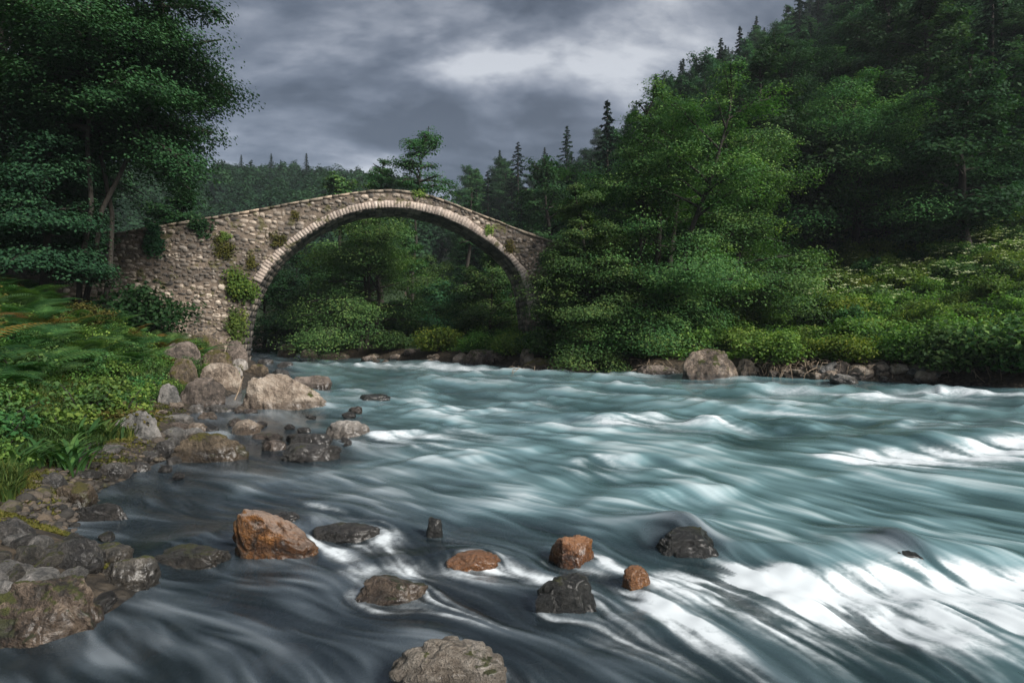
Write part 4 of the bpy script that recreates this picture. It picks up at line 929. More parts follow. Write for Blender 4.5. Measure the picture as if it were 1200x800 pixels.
def bush(seed, R, Hh, n, leaf, stems=9, mat='leaf_herb'):
    """spreading shrub: stems fan out, leaf sprays along them"""
    rng = np.random.RandomState(seed); wood = MB(); lf = MB(); C, Nn, tn = [], [], []
    per = max(4, n // (stems * 5))
    for i in range(stems):
        az = rng.uniform(0, 2 * PI); sp = rng.uniform(0.2, 1.0) * R; h = Hh * rng.uniform(0.55, 1.08) * (1 - 0.45 * (sp / R) ** 2)
        tau = np.linspace(0, 1, 5); P = np.stack([math.cos(az) * sp * tau ** .8, math.sin(az) * sp * tau ** .8, -0.1 + (h + .1) * tau ** .85 - .1 * h * tau ** 3], -1); P[:, :2] += rng.normal(size=(5, 2)) * .04 * R
        wood.tube(P, np.linspace(.012, .004, 5) * (1 + Hh * .5), 4)
        for k in range(5):
            ta = rng.uniform(.3, 1.02); q = np.array([np.interp(ta, tau, P[:, j]) for j in range(3)]); s = R * .22 * rng.uniform(.7, 1.3)
            g = rng.normal(size=(per, 3)); g /= np.maximum(1, np.linalg.norm(g, axis=1) / 1.8)[:, None]
            c = q + g * np.array([s, s, s * .55]); c[:, 2] = np.maximum(c[:, 2], 0.02)
            C.append(c); Nn.append(np.stack([g[:, 0] * .4, g[:, 1] * .4 , np.full(per, .8)], -1) + rng.normal(size=(per, 3)) * .45); cl = rng.normal() * .15; tn.append(np.clip(.45 + cl + rng.normal(size=per) * .17, 0, 1))
    leaves(lf, np.concatenate(C), np.concatenate(Nn), leaf, rng, np.concatenate(tn)); return wood.mesh('stem', True), lf.mesh('foliage')

def put_tree(meshes, lm, x, y, label, cat='tree', name='tree', group=None, z=None, rz=0.0, sc=1.0, bark='bark', sub=('trunk', 'crown')):
    """meshes shared between copies; materials are set on the object slots"""
    e = empty(name, (x, y, tz(x, y) if z is None else z), rz, sc); tag(e, label, cat, group)
    for me, nm, m in ((meshes[0], sub[0], M[bark]), (meshes[1], sub[1], M[lm])):
        if len(me.materials) == 0: me.materials.append(m)
        o = obj(nm, me, None, e)
        if me.materials[0] != m: o.material_slots[0].link = 'OBJECT'; o.material_slots[0].material = m
    return e

# near trees, hi-res crowns
def tree_from_px(px, Y, ytop, base_y=None):
    X = (px - 600) / FPX * Y; zb = tz(X, Y); return X, Y, zb, at_depth(px, ytop, Y)[2] - zb
def named(seed, px, Y, ytop, halfpx, label, lm, n=45000, leaf=0.13, name='alder_tree', **k):
    X, Y, zb, H = tree_from_px(px, Y, ytop); R = halfpx / FPX * Y
    put_tree(broadleaf(seed, H, R, n, leaf, **k), lm, X, Y, label, name=name, z=zb); return X, Y
NEAR = []
NEAR.append(named(1, 752, 25.5, 108, 104, 'tall layered alder with the highest crown on the right river bank', 'leaf_alder', 130000, 0.10, nbr=100, base=0.05, low=0.85, cone=0.36, trunks=4, spread=0.16))
NEAR.append(named(2, 694, 25.2, 215, 74, 'alder leaning low over the right end of the bridge', 'leaf_alder', 70000, 0.10, nbr=54, base=0.03, low=0.85, skew=(-0.5, -0.5), cone=0.5))
NEAR.append(named(3, 842, 28, 160, 95, 'broad alder between the tallest alder and the meadow', 'leaf_alder', 90000, 0.11, nbr=72, base=0.09, low=0.85, cone=0.34, trunks=3, spread=0.15))
NEAR.append(named(31, 700, 30.5, 195, 75, 'alder behind the bridge end, left of the tallest crown', 'leaf_mid', 50000, 0.12, nbr=50, base=0.05, low=0.8))
NEAR.append(named(4, 1003, 35, 85, 118, 'large dark layered tree rising alone behind the meadow', 'leaf_alder', 100000, 0.125, nbr=76, base=0.10, low=0.8, cone=0.6))
NEAR.append(named(5, 925, 44, 45, 110, 'tall tree up the slope left of the large layered tree', 'leaf_mid', 70000, 0.15, nbr=64, base=0.12))
NEAR.append(named(6, 1165, 33, 125, 95, 'bushy tree at the right edge above the meadow', 'leaf_mid', 70000, 0.125, nbr=64, base=0.03, low=0.9))
NEAR.append(named(7, 1110, 46, 10, 130, 'dark tall tree high on the right slope', 'leaf_dark', 70000, 0.17, nbr=64, base=0.1))
NEAR.append(named(8, 440, 36.5, 226, 92, 'wide alder filling the middle of the arch', 'leaf_alder', 80000, 0.115, nbr=70, base=0.03, low=0.9, cone=0.45, trunks=3))
NEAR.append(named(9, 352, 43, 285, 62, 'darker alder in the left part of the arch', 'leaf_mid', 22000, 0.17, nbr=50, base=0.04, low=0.85, trunks=2))
NEAR.append(named(10, 572, 39.5, 290, 58, 'smaller pale green alder in the right part of the arch', 'leaf_alder', 24000, 0.15, nbr=55, base=0.05, low=0.8, cone=0.5))
NEAR.append(named(16, 515, 41, 335, 42, 'low bushy tree on the far shore between two alders under the arch', 'leaf_mid', 14000, 0.15, nbr=40, base=0.02, low=0.95, cone=0.4))
NEAR.append(named(11, 480, 46, 153, 50, 'slender open crowned tree standing up above the crest of the bridge', 'leaf_mid', 9500, 0.17, nbr=34, base=0.68, openness=0.12, sub=5, flat=0.30, low=0.7, cone=0.35, rtr=0.13, name='slender_tree'))
NEAR.append(named(19, 445, 48, 182, 34, 'lower bushy tree left of the slender tree above the bridge', 'leaf_mid', 7000, 0.17, nbr=30, base=0.6, openness=0.1, sub=5, low=0.8, cone=0.35))
NEAR.append(named(12, 545, 52, 216, 22, 'sparse pale tree behind the right shoulder of the bridge', 'leaf_mid', 2800, 0.18, nbr=24, base=0.62, openness=0.25, name='slender_tree'))
NEAR.append(named(13, 104, 21.5, -190, 106, 'huge dark tree with several trunks in front of the left bridge ramp', 'leaf_dark', 230000, 0.115, sub=14, nbr=160, base=0.38, low=0.85, trunks=3, rtr=0.11, cone=0.32, flat=0.42, name='broadleaf_tree'))
NEAR.append(named(20, 52, 20.5, 120, 70, 'young dark leafy tree left of the trunks of the huge dark tree', 'leaf_dark', 30000, 0.12, nbr=60, base=0.12, low=0.9, cone=0.4, name='young_tree'))
NEAR.append(named(14, 0, 23, -160, 150, 'dark tree behind the ramp wall at the left edge', 'leaf_dark', 90000, 0.12, nbr=100, base=0.1, low=0.8, cone=.4, flat=.4, name='broadleaf_tree'))
NEAR.append(named(15, 215, 33, 215, 55, 'bushy green tree behind the left shoulder of the bridge', 'leaf_mid', 26000, 0.17, nbr=60, base=0.2, low=0.9, cone=0.4, name='broadleaf_tree'))
NEAR.append(named(17, 395, 58, 203, 42, 'distant rounded tree peeping over the left of the bridge crest', 'leaf_alder', 9000, 0.26, nbr=40, base=0.5, low=0.8, cone=0.45))
NEAR.append(named(18, 60, 33, -60, 120, 'dark leafy tree far left behind the huge dark tree', 'leaf_dark', 26000, 0.22, nbr=60, base=0.1, low=0.8, name='broadleaf_tree'))

for i, (px, Y, yt, hp, lm, lab) in enumerate(((487, 43, 262, 38, 'leaf_mid', 'young tree hiding the trunk of the slender tree under the crest'), (312, 47, 300, 42, 'leaf_mid', 'young tree close behind the left pier of the arch'), (390, 50, 290, 46, 'leaf_alder', 'young tree behind the wide alder, to its left'), (500, 52, 300, 46, 'leaf_alder', 'young tree behind the wide alder, to its right'), (548, 47, 318, 40, 'leaf_mid', 'young tree behind the smaller pale alder under the arch'), (600, 45, 300, 44, 'leaf_mid', 'young tree showing beside the right leg of the arch'), (420, 42, 350, 46, 'leaf_alder', 'low branched young tree at the foot of the wide alder'), (470, 40, 355, 36, 'leaf_mid', 'short leafy tree on the far shore under the crest of the arch'))):
    NEAR.append(named(500 + i, px, Y, yt, hp, lab, lm, 16000, 0.15, nbr=40, base=0.0, low=1.0, cone=0.4, name='young_tree'))
# hillside forest
PB = [broadleaf(40 + k, 12, (4.2, 4.8, 3.8, 4.5, 3.6)[k], 22000, 0.22, base=0.08, nbr=44, low=0.8, cone=(0.55, 0.45, 0.65, 0.5, 0.6)[k]) for k in range(5)]
PC = [conifer(60 + k, 15, (2.6, 3.0, 2.3)[k], 130, 90, 0.36) for k in range(3)]
random.seed(8)
def forest():
    rng = random.Random(12); pts = [(x, y, 3.6) for x, y in NEAR]; ray_n = 0; out = []
    cand = [(rng.uniform(-0.08, 0.98), 1 / rng.uniform(1 / 175.0, 1 / 30.0)) for _ in range(9000)]
    cand.sort(key=lambda c: c[1])
    X = np.array([a * b for a, b in cand]); Y = np.array([b for a, b in cand]); fr = poly_sd(X, Y, FOOT_R, -1); rr = dR(X, Y); zz = terrain(X, Y)
    for (a, y), x, f, r, z in zip(cand, X, fr, rr, zz):
        if r < 3 or (f < -1.5 and y < 60) : continue
        if f < -10: continue
        sp = 3.9 + 0.018 * y
        if any((x - p) ** 2 + (y - q) ** 2 < ((sp + s) * 0.5 + 0.4) ** 2 for p, q, s in pts): continue
        pts.append((x, y, sp)); out.append((x, y, z))
        if len(out) >= 270: break
    return out
fl = forest()
def zone(z): return 'at the foot of the right hillside' if z < 12 else ('halfway up the right hillside' if z < 30 else 'high on the right hillside')
rng = random.Random(77)
nb = nc = 0
for x, y, z in fl:
    high = z > 22
    if rng.random() < (0.45 if high else 0.10) and nc < 90:
        put_tree(PC[nc % 3], 'leaf_conifer', x, y, 'dark spruce among the leafy trees %s' % zone(z), name='spruce_tree', group='spruces %s' % zone(z), z=z, rz=rng.uniform(0, 6.28), sc=rng.uniform(0.75, 1.15)); nc += 1
    else:
        put_tree(PB[nb % 5], 'leaf_mid', x, y, 'leafy broadleaf tree of the dense forest %s' % zone(z), name='forest_tree', group='forest trees %s' % zone(z), z=z, rz=rng.uniform(0, 6.28), sc=rng.uniform(0.8, 1.25)); nb += 1
print('forest', nb, nc)
# conifers that stand out on the skyline
for px, yt, Y, lab in ((607, 167, 85, 'tall dark spruce on the skyline right of the bridge'), (664, 148, 95, 'pointed spruce on the skyline left of the tallest alder'), (572, 200, 90, 'thin small spruce on the skyline above the right shoulder of the bridge')):
    X = (px - 600) / FPX * Y; zb = tz(X, Y); H = at_depth(px, yt, Y)[2] - zb; put_tree(conifer(80 + px, H, H * .23, 150, 90, 0.42), 'leaf_conifer', X, Y, lab, name='spruce_tree', z=zb)
# ridge conifers
rr_ = random.Random(5)
for i in range(34):
    px = rr_.uniform(775, 965); a = (px - 600) / FPX
    ys = np.arange(90, 190, 2.0); el = (terrain(a * ys, ys) - 1.5) / ys; Y = float(ys[np.argmax(el)]) - rr_.uniform(0, 6); X = a * Y
    put_tree(PC[i % 3], 'leaf_conifer', X, Y, 'spruce forming the jagged crest line of the right hillside', name='spruce_tree', group='spruces on the right ridge', rz=rr_.uniform(0, 6), sc=rr_.uniform(0.55, 1.0))
# far valley side: one far wood plus the single spruces on its ridge
def far_wood():
    rng = np.random.RandomState(3); mb = MB(); n = 0
    C, Nn, tn = [], [], []
    for i in range(1300):
        a = rng.uniform(-0.85, 0.06); y = rng.uniform(96, 230); x = a * y; 
        z = tz(x, y)
        if dR(np.array([x]), np.array([y]))[0] > 0 and poly_sd(np.array([x]), np.array([y]), FOOT_R, -1)[0] > 0: continue
        h = rng.uniform(5, 11); r = rng.uniform(2.0, 4.6); m = 520
        g = rng.normal(size=(m, 3)); g /= np.linalg.norm(g, axis=1)[:, None]; g[:, 2] = np.abs(g[:, 2]) * 1.0 - 0.15; rad = rng.uniform(.65, 1.08, m)[:, None] * (1 + .25 * vn3(g * 2.2 + i)[:, None] * 2)
        C.append(np.array([x, y, z + h * .45]) + g * rad * np.array([r, r, h * .55])); Nn.append(g + rng.normal(size=(m, 3)) * .4 + np.array([0, 0, .4])); tn.append(np.clip(.42 + rng.normal() * .28 + rng.normal(size=m) * .12, 0, 1))
    leaves(mb, np.concatenate(C), np.concatenate(Nn), 0.78, rng, np.concatenate(tn)); return mb.mesh('distant_wood')
o = obj('distant_wood', far_wood(), M['leaf_far']); tag(o, 'hazy wooded slope closing the valley behind the bridge', 'woodland', None, 'stuff')
for i, px in enumerate((275, 284, 295, 306, 319, 330, 345, 360, 22, 40)):
    a = (px - 600) / FPX; ys = np.arange(110, 225, 3.0); el = (terrain(a * ys, ys) - 1.5) / ys; Y = float(ys[np.argmax(el)]) - 4 - (i * 29 % 17); X = a * Y
    put_tree(PC[i % 3], 'leaf_conifer', X, Y, 'spruce sticking up from the far ridge behind the left tree', name='spruce_tree', group='spruces on the far ridge', rz=i, sc=0.5 + 0.45 * (i * 37 % 10) / 10)

# ------------------------------------------------------------------ right bank: meadow bushes, waterside shrubs, flowers
BU_ = [bush(200 + k, (1.0, 1.2, 0.9, 1.1)[k], (0.8, 1.0, 1.1, 0.75)[k], 2400, 0.11, 12) for k in range(4)]
WS = [bush(220 + k, 1.3, (1.3, 1.5, 1.1)[k], 4200, 0.12, 16) for k in range(3)]
rng = random.Random(31); k = 0
cand = []
for _ in range(6000):
    a = rng.uniform(-0.1, 1.0); y = rng.uniform(17, 44); cand.append((a * y, y))
X = np.array(cand); rr = dR(X[:, 0], X[:, 1]); fr = poly_sd(X[:, 0], X[:, 1], FOOT_R, -1); Z = terrain(X[:, 0], X[:, 1])
taken = []
for (x, y), r, f, z in zip(X, rr, fr, Z):
    if r < 1.6 or f > 5 or k >= 250: continue
    if x < 1.5 and y < 33 and r > 3: continue
    if patch(np.array([x]), np.array([y]))[0] > .4: continue
    if any((x - p) ** 2 + (y - q) ** 2 < 0.95 for p, q in taken): continue
    taken.append((x, y)); lm = ('leaf_herb', 'leaf_herb', 'leaf_herb', 'leaf_alder', 'leaf_herb', 'leaf_alder', 'leaf_herb', 'leaf_yellow')[rng.randrange(8)]
    hue = {'leaf_herb': 'fresh green', 'leaf_alder': 'dark green', 'leaf_yellow': 'yellow green'}[lm]; plc = ('close to the water', 'in the middle of the meadow', 'at the foot of the forest')[0 if r < 5 else (1 if r < 12 else 2)] if x > 2 else 'behind the arch'
    put_tree(BU_[k % 4], lm, float(x), float(y), 'low %s bush of the right bank, %s' % (hue, plc), 'bush', 'meadow_bush', '%s bushes on the right bank %s' % (hue, plc), z=float(z), rz=rng.uniform(0, 6.28), sc=rng.uniform(0.6, 1.15), sub=('stem', 'foliage')); k += 1
shr = [(915, 436, 'leaf_herb', 0.95, 'bright green rounded shrub right of the large bank boulder'), (1010, 430, 'leaf_yellow', 0.75, 'yellow tinged shrub above the bank rubble'), (1075, 432, 'leaf_herb', 0.8, 'shrub at the water above the right half of the rubble'),
       (1135, 444, 'leaf_alder', 1.15, 'dark shrub overhanging the water near the right edge'), (1185, 446, 'leaf_alder', 1.3, 'large dark shrub overhanging the water at the right edge'), (1240, 448, 'leaf_alder', 1.4, 'dark shrub cut by the right edge'),
       (720, 428, 'leaf_alder', 0.9, 'low shrub under the tallest alder by the water'), (770, 424, 'leaf_alder', 0.8, 'low shrub left of the large bank boulder'), (880, 418, 'leaf_herb', 0.9, 'shrub behind the large bank boulder'), (955, 424, 'leaf_yellow', 0.6, 'small yellowish shrub between the green shrub and the rubble'),
       (690, 426, 'leaf_alder', 0.9, 'shrub at the foot of the leaning alder'), (600, 421, 'leaf_herb', 0.9, 'shrub hiding the foot of the right end of the bridge'), (560, 415, 'leaf_herb', 0.9, 'light shrub above the sloping boulder under the arch'), (510, 414, 'leaf_yellow', 1.1, 'bright shrub on the far shore in the middle of the arch'), (455, 414, 'leaf_alder', 1.0, 'dark shrub on the far shore left of the bright one'), (400, 412, 'leaf_alder', 1.0, 'dark shrub on the far shore near the left of the arch'),
       (318, 400, 'leaf_yellow', 1.0, 'yellow green shrub beyond the left pier'), (640, 424, 'leaf_alder', 1.1, 'drooping shrub right of the bridge end at the waterline')]
for i, (px, py, lm, s, lab) in enumerate(shr):
    x, y, z = ground_hit(px, py); put_tree(WS[i % 3], lm, x, y + .5, lab, 'shrub', 'shrub', None, z=tz(x, y + .5), rz=i * 1.3, sc=s * (1.0 + .0 * i), sub=('stem', 'foliage'))
def ground_cover(name, n, region, size, hgt, seed, wid=0.6, tmean=.45):
    rng = np.random.RandomState(seed); x, y = region(rng, n); z = terrain(x, y); n = len(x)
    lump = 0.35 + 0.9 * np.clip(vn2(x * 1.4 + seed, y * 1.4), 0, 1)
    C = np.stack([x, y, z + hgt * lump * rng.rand(n) ** .6], -1); Nn = np.stack([rng.normal(size=n) * .5, rng.normal(size=n) * .5 - .15, np.full(n, .8)], -1)
    mb = MB(); tn = np.clip(tmean + .5 * (vn2(x * .9, y * .9) - .5) + rng.normal(size=n) * .16, 0, 1); leaves(mb, C, Nn, size, rng, tn, wid); return mb.mesh(name)
def reg_right(rng, n):
    a = rng.uniform(-.12, 1.02, n * 3); y = rng.uniform(16.5, 46, n * 3); x = a * y; r = dR(x, y); f = poly_sd(x, y, FOOT_R, -1); k = (r > .7) & (f < 9) & (patch(x, y) < .5); return x[k][:n], y[k][:n]
o = obj('undergrowth', ground_cover('undergrowth', 120000, reg_right, 0.13, 0.38, 5), M['leaf_herb']); tag(o, 'dense green undergrowth carpeting the right bank', 'undergrowth', None, 'stuff')
def reg_fl(rng, n):
    a = rng.uniform(.30, 1.0, n * 3); y = rng.uniform(24, 40, n * 3); x = a * y; r = dR(x, y); f = poly_sd(x, y, FOOT_R, -1); k = (r > 6.5) & (f < 3) & (vn2(x * .35, y * .35) > .42); return x[k][:n], y[k][:n]
def flowers():
    rng = np.random.RandomState(8); x, y = reg_fl(rng, 520); mb = MB(); C, Nn = [], []
    for a, b in zip(x, y):
        z = tz(a, b) + rng.uniform(0.7, 1.15); m = 9; g = rng.normal(size=(m, 3)) * (.075, .075, .014); C.append(np.array([a, b, z]) + g); Nn.append(np.tile((0, -.25, 1), (m, 1)) + rng.normal(size=(m, 3)) * .15)
    leaves(mb, np.concatenate(C), np.concatenate(Nn), .08, rng, rng.rand(len(C) * 9), .9); return mb.mesh('wildflowers')
o = obj('wildflowers', flowers(), M['flower']); tag(o, 'pale cream umbel flowers standing above the meadow', 'wildflowers', None, 'stuff')
# dry roots and twigs hanging over the bank
def roots():
    mb = MB(); rng = np.random.RandomState(4)
    for i in range(260):
        px = rng.choice([rng.uniform(930, 1200), rng.uniform(600, 780), rng.uniform(870, 960)]); py = rng.uniform(424, 438); x, y, z = ground_hit(px, py)
        d = rng.normal(size=2) * .35; n = 5; t = np.linspace(0, 1, n)[:, None]; P = np.array([x, y, z + .15]) + t * np.array([d[0], -abs(d[1]) - .15, 0]) ; P[:, 2] += .35 * t[:, 0] * rng.uniform(-.2, 1) - (.9 * t[:, 0] ** 2) * rng.uniform(.3, 1); P += rng.normal(size=(n, 3)) * .03
        P[:, 2] = np.maximum(P[:, 2], -.05); mb.tube(P, np.linspace(.016, .004, n) * rng.uniform(.6, 1.6), 4)
    return mb.mesh('hanging_roots')
o = obj('hanging_roots', roots(), M['deadwood']); tag(o, 'tangle of dry roots and twigs hanging over the right bank', 'roots', None, 'stuff')

# old log fence remnant in the meadow
x, y, z = ground_hit(868, 352); e = empty('log_rail', (x, y, z)); tag(e, 'weathered horizontal log on a post in the meadow', 'fence rail')
mb = MB(); mb.tube(np.array([[-.75, 0, .75], [0, .03, .80], [.7, 0, .84]]), [.07, .08, .07], 8); obj('rail', mb.mesh('rail', True), M['deadwood'], e)
mb = MB(); mb.tube(np.array([[.62, .1, -.3], [.62, .1, .6], [.64, .1, 1.2]]), [.06, .06, .05], 8); obj('post', mb.mesh('post', True), M['deadwood'], e)
mb = MB(); mb.tube(np.array([[-.55, .1, -.3], [-.55, .1, .8]]), [.06, .05], 8); obj('post', mb.mesh('post', True), M['deadwood'], e)
# far footbridge beyond the arch
e = empty('footbridge', (-20.6, 50, 0)); tag(e, 'small wooden plank footbridge on a stone pier far beyond the arch', 'footbridge')
mb = MB()
def boxm(mb, x0, x1, y0, y1, z0, z1, t=.5):
    V = np.array([(x, y, z) for z in (z0, z1) for y in (y0, y1) for x in (x0, x1)], float); mb.add(V, [[0, 2, 3, 1], [4, 5, 7, 6], [0, 1, 5, 4], [2, 6, 7, 3], [0, 4, 6, 2], [1, 3, 7, 5]], t)
for i in range(22): boxm(mb, -2.6 + i * .27, -2.6 + i * .27 + .24, -.5, .5, 1.98, 2.06)
boxm(mb, -2.6, 3.3, -.45, -.3, 1.75, 1.977); boxm(mb, -2.6, 3.3, .3, .45, 1.75, 1.977); obj('deck', mb.mesh('deck'), M['deadwood'], e)
mb = MB(); rubx = random.Random(3)
for c in range(9):
    for s in range(3): boxm(mb, -1.0 + s * .28 + rubx.uniform(0, .03), -1.0 + s * .28 + .26, -.4 + rubx.uniform(-.04, .04), .4, -.3 + c * .225, -.3 + c * .225 + .215, rubx.random())
obj('pier', mb.mesh('pier'), M['masonry'], e)

# ------------------------------------------------------------------ plants on and before the bridge
def ivy(pxl, pxr, pyt, pyb, n, leaf, lm, label, seed, thick=0.22, name='ivy', cat='ivy', droop=0.3):
    rng = np.random.RandomState(seed); a = bs(pxl, pyb); b = bs(pxr, pyt); cs, cz = (a[0] + b[0]) / 2, (a[1] + b[1]) / 2; hs, hz = (b[0] - a[0]) / 2, (b[1] - a[1]) / 2
    e = empty(name, tuple(bp(cs, cz, 0.02).tolist())); tag(e, label, cat); loc = np.array(e.location)
    lf = MB(); wd = MB(); C, Nn, tn = [], [], []
    for k in range(26):
        q = np.array([rng.normal() * .42, rng.normal() * .42]); q /= max(1, np.linalg.norm(q)); s = cs + q[0] * hs; z = cz + q[1] * hz; m = n // 26
        g = rng.normal(size=(m, 3)) * .5; c = bp(s + g[:, 0] * hs * .42, z + g[:, 1] * hz * .42, 0.05 + np.abs(g[:, 2]) * thick * (1 - .4 * abs(q[1])))
        C.append(c - loc); Nn.append(np.array([BN[0], BN[1], .7]) + rng.normal(size=(m, 3)) * .5); tn.append(np.clip(.45 + rng.normal() * .16 + rng.normal(size=m) * .16, 0, 1))
        P = np.stack([bp(cs + (s - cs) * t, cz - hz * .6 + (z - cz + hz * .6) * t, 0.05) for t in (0, .5, 1)]) - loc; wd.tube(P, [.014, .01, .004], 4)
    leaves(lf, np.concatenate(C), np.concatenate(Nn), leaf, rng, np.concatenate(tn)); obj('vine_stem', wd.mesh('vine_stem'), M['bark'], e); obj('foliage', lf.mesh('foliage'), M[lm], e)
ivy(264, 303, 317, 356, 1700, .12, 'leaf_yellow', 'yellow green ivy hanging at the left springing of the arch', 1, .5)
ivy(266, 292, 355, 405, 900, .11, 'leaf_herb', 'dark trailing ivy low on the pier below the yellow green ivy', 2, .25)
ivy(250, 276, 278, 306, 700, .09, 'leaf_ochre', 'tuft of moss and weeds high on the pier face', 3, .16, 'weed_tuft', 'weeds')
ivy(258, 270, 270, 284, 260, .08, 'leaf_herb', 'small round weed tuft near the top of the pier face', 4, .14, 'weed_tuft', 'weeds')
ivy(170, 192, 258, 300, 1200, .12, 'leaf_mid', 'dark ivy hanging over the top of the ramp wall', 5, .25)
ivy(222, 250, 252, 276, 500, .12, 'leaf_mid', 'leafy sprig overhanging the coping of the ramp', 6, .3)
ivy(314, 334, 272, 289, 360, .09, 'leaf_ochre', 'weed tuft just above the arch ring on its left side', 7, .16, 'weed_tuft', 'weeds')
ivy(288, 302, 300, 318, 300, .09, 'leaf_ochre', 'weed tuft beside the left foot of the arch ring', 8, .16, 'weed_tuft', 'weeds')
ivy(566, 580, 262, 276, 240, .09, 'leaf_herb', 'weed tuft on the right shoulder of the arch', 9, .16, 'weed_tuft', 'weeds')
ivy(590, 603, 280, 298, 240, .09, 'leaf_ochre', 'weed tuft low on the right shoulder of the arch', 10, .16, 'weed_tuft', 'weeds')
ivy(340, 352, 246, 258, 160, .08, 'leaf_ochre', 'small weed tuft on the wall left of the crest', 11, .12, 'weed_tuft', 'weeds')
ivy(480, 500, 222, 232, 260, .08, 'leaf_herb', 'weeds growing on the crest just below the coping', 12, .14, 'weed_tuft', 'weeds')
for i, (px, py, dY, lm, s, lab) in enumerate(((165, 383, -1.2, 'leaf_mid', 1.7, 'dark rounded shrub growing before the ramp wall'), (200, 372, -.9, 'leaf_mid', 1.1, 'dark shrub right of the rounded one against the ramp wall'), (128, 318, -.6, 'leaf_mid', 1.3, 'shrub at the feet of the trunks of the huge dark tree'), (80, 300, -.5, 'leaf_dark', 1.0, 'small dark shrub against the retaining wall'), (15, 305, -.5, 'leaf_dark', 1.0, 'dark shrub against the retaining wall at the left edge'), (225, 405, -.9, 'leaf_herb', .55, 'small herb clump on the ledge of the pier'), (100, 372, -2, 'leaf_ochre', .8, 'dry ochre shrub on the slope left of the rounded shrub'))):
    x, y, z = ground_hit(px, py + 6); put_tree(WS[i % 3], lm, x, y, lab, 'shrub', 'shrub', None, z=z - .1, rz=i, sc=s * y / 25, sub=('stem', 'foliage'))

# ------------------------------------------------------------------ left bank: ferns, grass, moss, gravel
def fern(seed, nf=9, Lf=0.95):
    rng = np.random.RandomState(seed); st = MB(); lf = MB()
    for i in range(nf):
        az = i * 2 * PI / nf + rng.normal() * .3; L0 = Lf * rng.uniform(.7, 1.15); n = 24; t = np.linspace(0, 1, n); el = rng.uniform(.75, 1.15)
        r = L0 * (t * math.cos(el) * 1.2 + .25 * t ** 2); z = L0 * (t * math.sin(el) - .55 * t ** 2.2); h = np.array([math.cos(az), math.sin(az)])
        P = np.stack([h[0] * r, h[1] * r, z], -1); st.tube(P, np.linspace(.006, .002, n), 3, .3)
        T = np.gradient(P, axis=0); T /= np.linalg.norm(T, axis=1)[:, None]; S = np.stack([-np.full(n, h[1]), np.full(n, h[0]), np.zeros(n)], -1); U = np.cross(S, T)
        tv = rng.uniform(.25, .7)
        for sd in (1, -1):
            for k in range(3, n):
                for half in (0,):
                    kk = min(k + half, n - 1.0); p = np.array([np.interp(kk, np.arange(n), P[:, j]) for j in range(3)]); tt = kk / (n - 1)
                    pl = L0 * .30 * math.sin(PI * min(1, (tt * .93 + .10))) ** .8 * (1 - .25 * tt); w = L0 * .021
                    d = S[k] * sd * .93 + T[k] * .38 - np.array([0, 0, .10]); d = d / np.linalg.norm(d); e_ = np.cross(d, U[k]); m = p + d * pl * .45; q = p + d * pl - np.array([0, 0, .12 * pl])
                    lf.add(np.array([p - e_ * w * .5, m - e_ * w * .55, q, m + e_ * w * .55, p + e_ * w * .5]), [[0, 1, 3, 4]], min(1, max(0, tv + rng.normal() * .14))); lf.F.setdefault(3, []).append(np.array([[lf.n - 4, lf.n - 3, lf.n - 2]], np.int32)); lf.T.setdefault(3, []).append(np.array([tv], np.float32))
    return st.mesh('rachis'), lf.mesh('fronds')
FP = [fern(300 + k, 9 + k, (0.95, 1.1, 0.85)[k]) for k in range(3)]
rng = random.Random(5); cand = [(rng.uniform(-.98, -.42) , rng.uniform(6.5, 24)) for _ in range(9000)]; XY = np.array([(a * y, y) for a, y in cand]); l = dL(XY[:, 0], XY[:, 1]); Z = terrain(XY[:, 0], XY[:, 1]); bl = (XY - BO) @ BN
taken = []; k = 0
for (x, y), li, z, bb in zip(XY, l, Z, bl):
    if li < 1.9 or li > 16 or k >= 270 or bb < 1.3: continue
    if any((x - p) ** 2 + (y - q) ** 2 < (.26 if y < 14 else .45) for p, q in taken): continue
    taken.append((x, y)); dry = rng.random() < .09
    e = put_tree(FP[k % 3], 'leaf_fern_dry' if dry else 'leaf_fern', float(x), float(y), 'browning fern among the green ones on the left bank' if dry else 'green fern of the thick growth on the left bank', 'fern', 'fern', 'browning ferns on the left bank' if dry else 'ferns covering the left bank', z=float(z) + .02, rz=rng.uniform(0, 6.28), sc=rng.uniform(.55, 1.05), sub=('rachis', 'fronds'), bark='leaf_fern')
    e.rotation_euler = (rng.uniform(-.1, .2), rng.uniform(0, .3), rng.uniform(0, 6.28)); k += 1
print('ferns', k)
def grass(n, seed, reg, h0, name, tint=.45):
    rng = np.random.RandomState(seed); x, y = reg(rng, n); n = len(x); z = terrain(x, y) - .02; az = rng.uniform(0, 2 * PI, n); h = h0 * rng.uniform(.4, 1.25, n) * (.55 + .9 * vn2(x * 2.2, y * 2.2)); w = .006 * rng.uniform(.7, 1.5, n) * (1 + y / 9)
    b = np.stack([x, y, z], -1); s = np.stack([np.cos(az), np.sin(az), 0 * az], -1); d = np.stack([-np.sin(az), np.cos(az), 0 * az], -1); up = np.array([0, 0, 1.0]); lean = rng.uniform(.15, .75, n)[:, None]; h = h[:, None]; w = w[:, None]
    m = b + up * h * .6 + d * h * lean * .3; t = b + up * h * (1 - .35 * lean) + d * h * lean
    V = np.stack([b - s * w, b + s * w, m + s * w * .7, m - s * w * .7, t], 1).reshape(-1, 3); i = np.arange(n) * 5
    tn = np.clip(tint + .5 * (vn2(x * 1.5, y * 1.5) - .5) + rng.normal(size=n) * .15, 0, 1)
    return mesh_np(name, V, [np.stack([i, i + 1, i + 2, i + 3], -1), np.stack([i + 3, i + 2, i + 4], -1)], np.concatenate([tn, tn]))
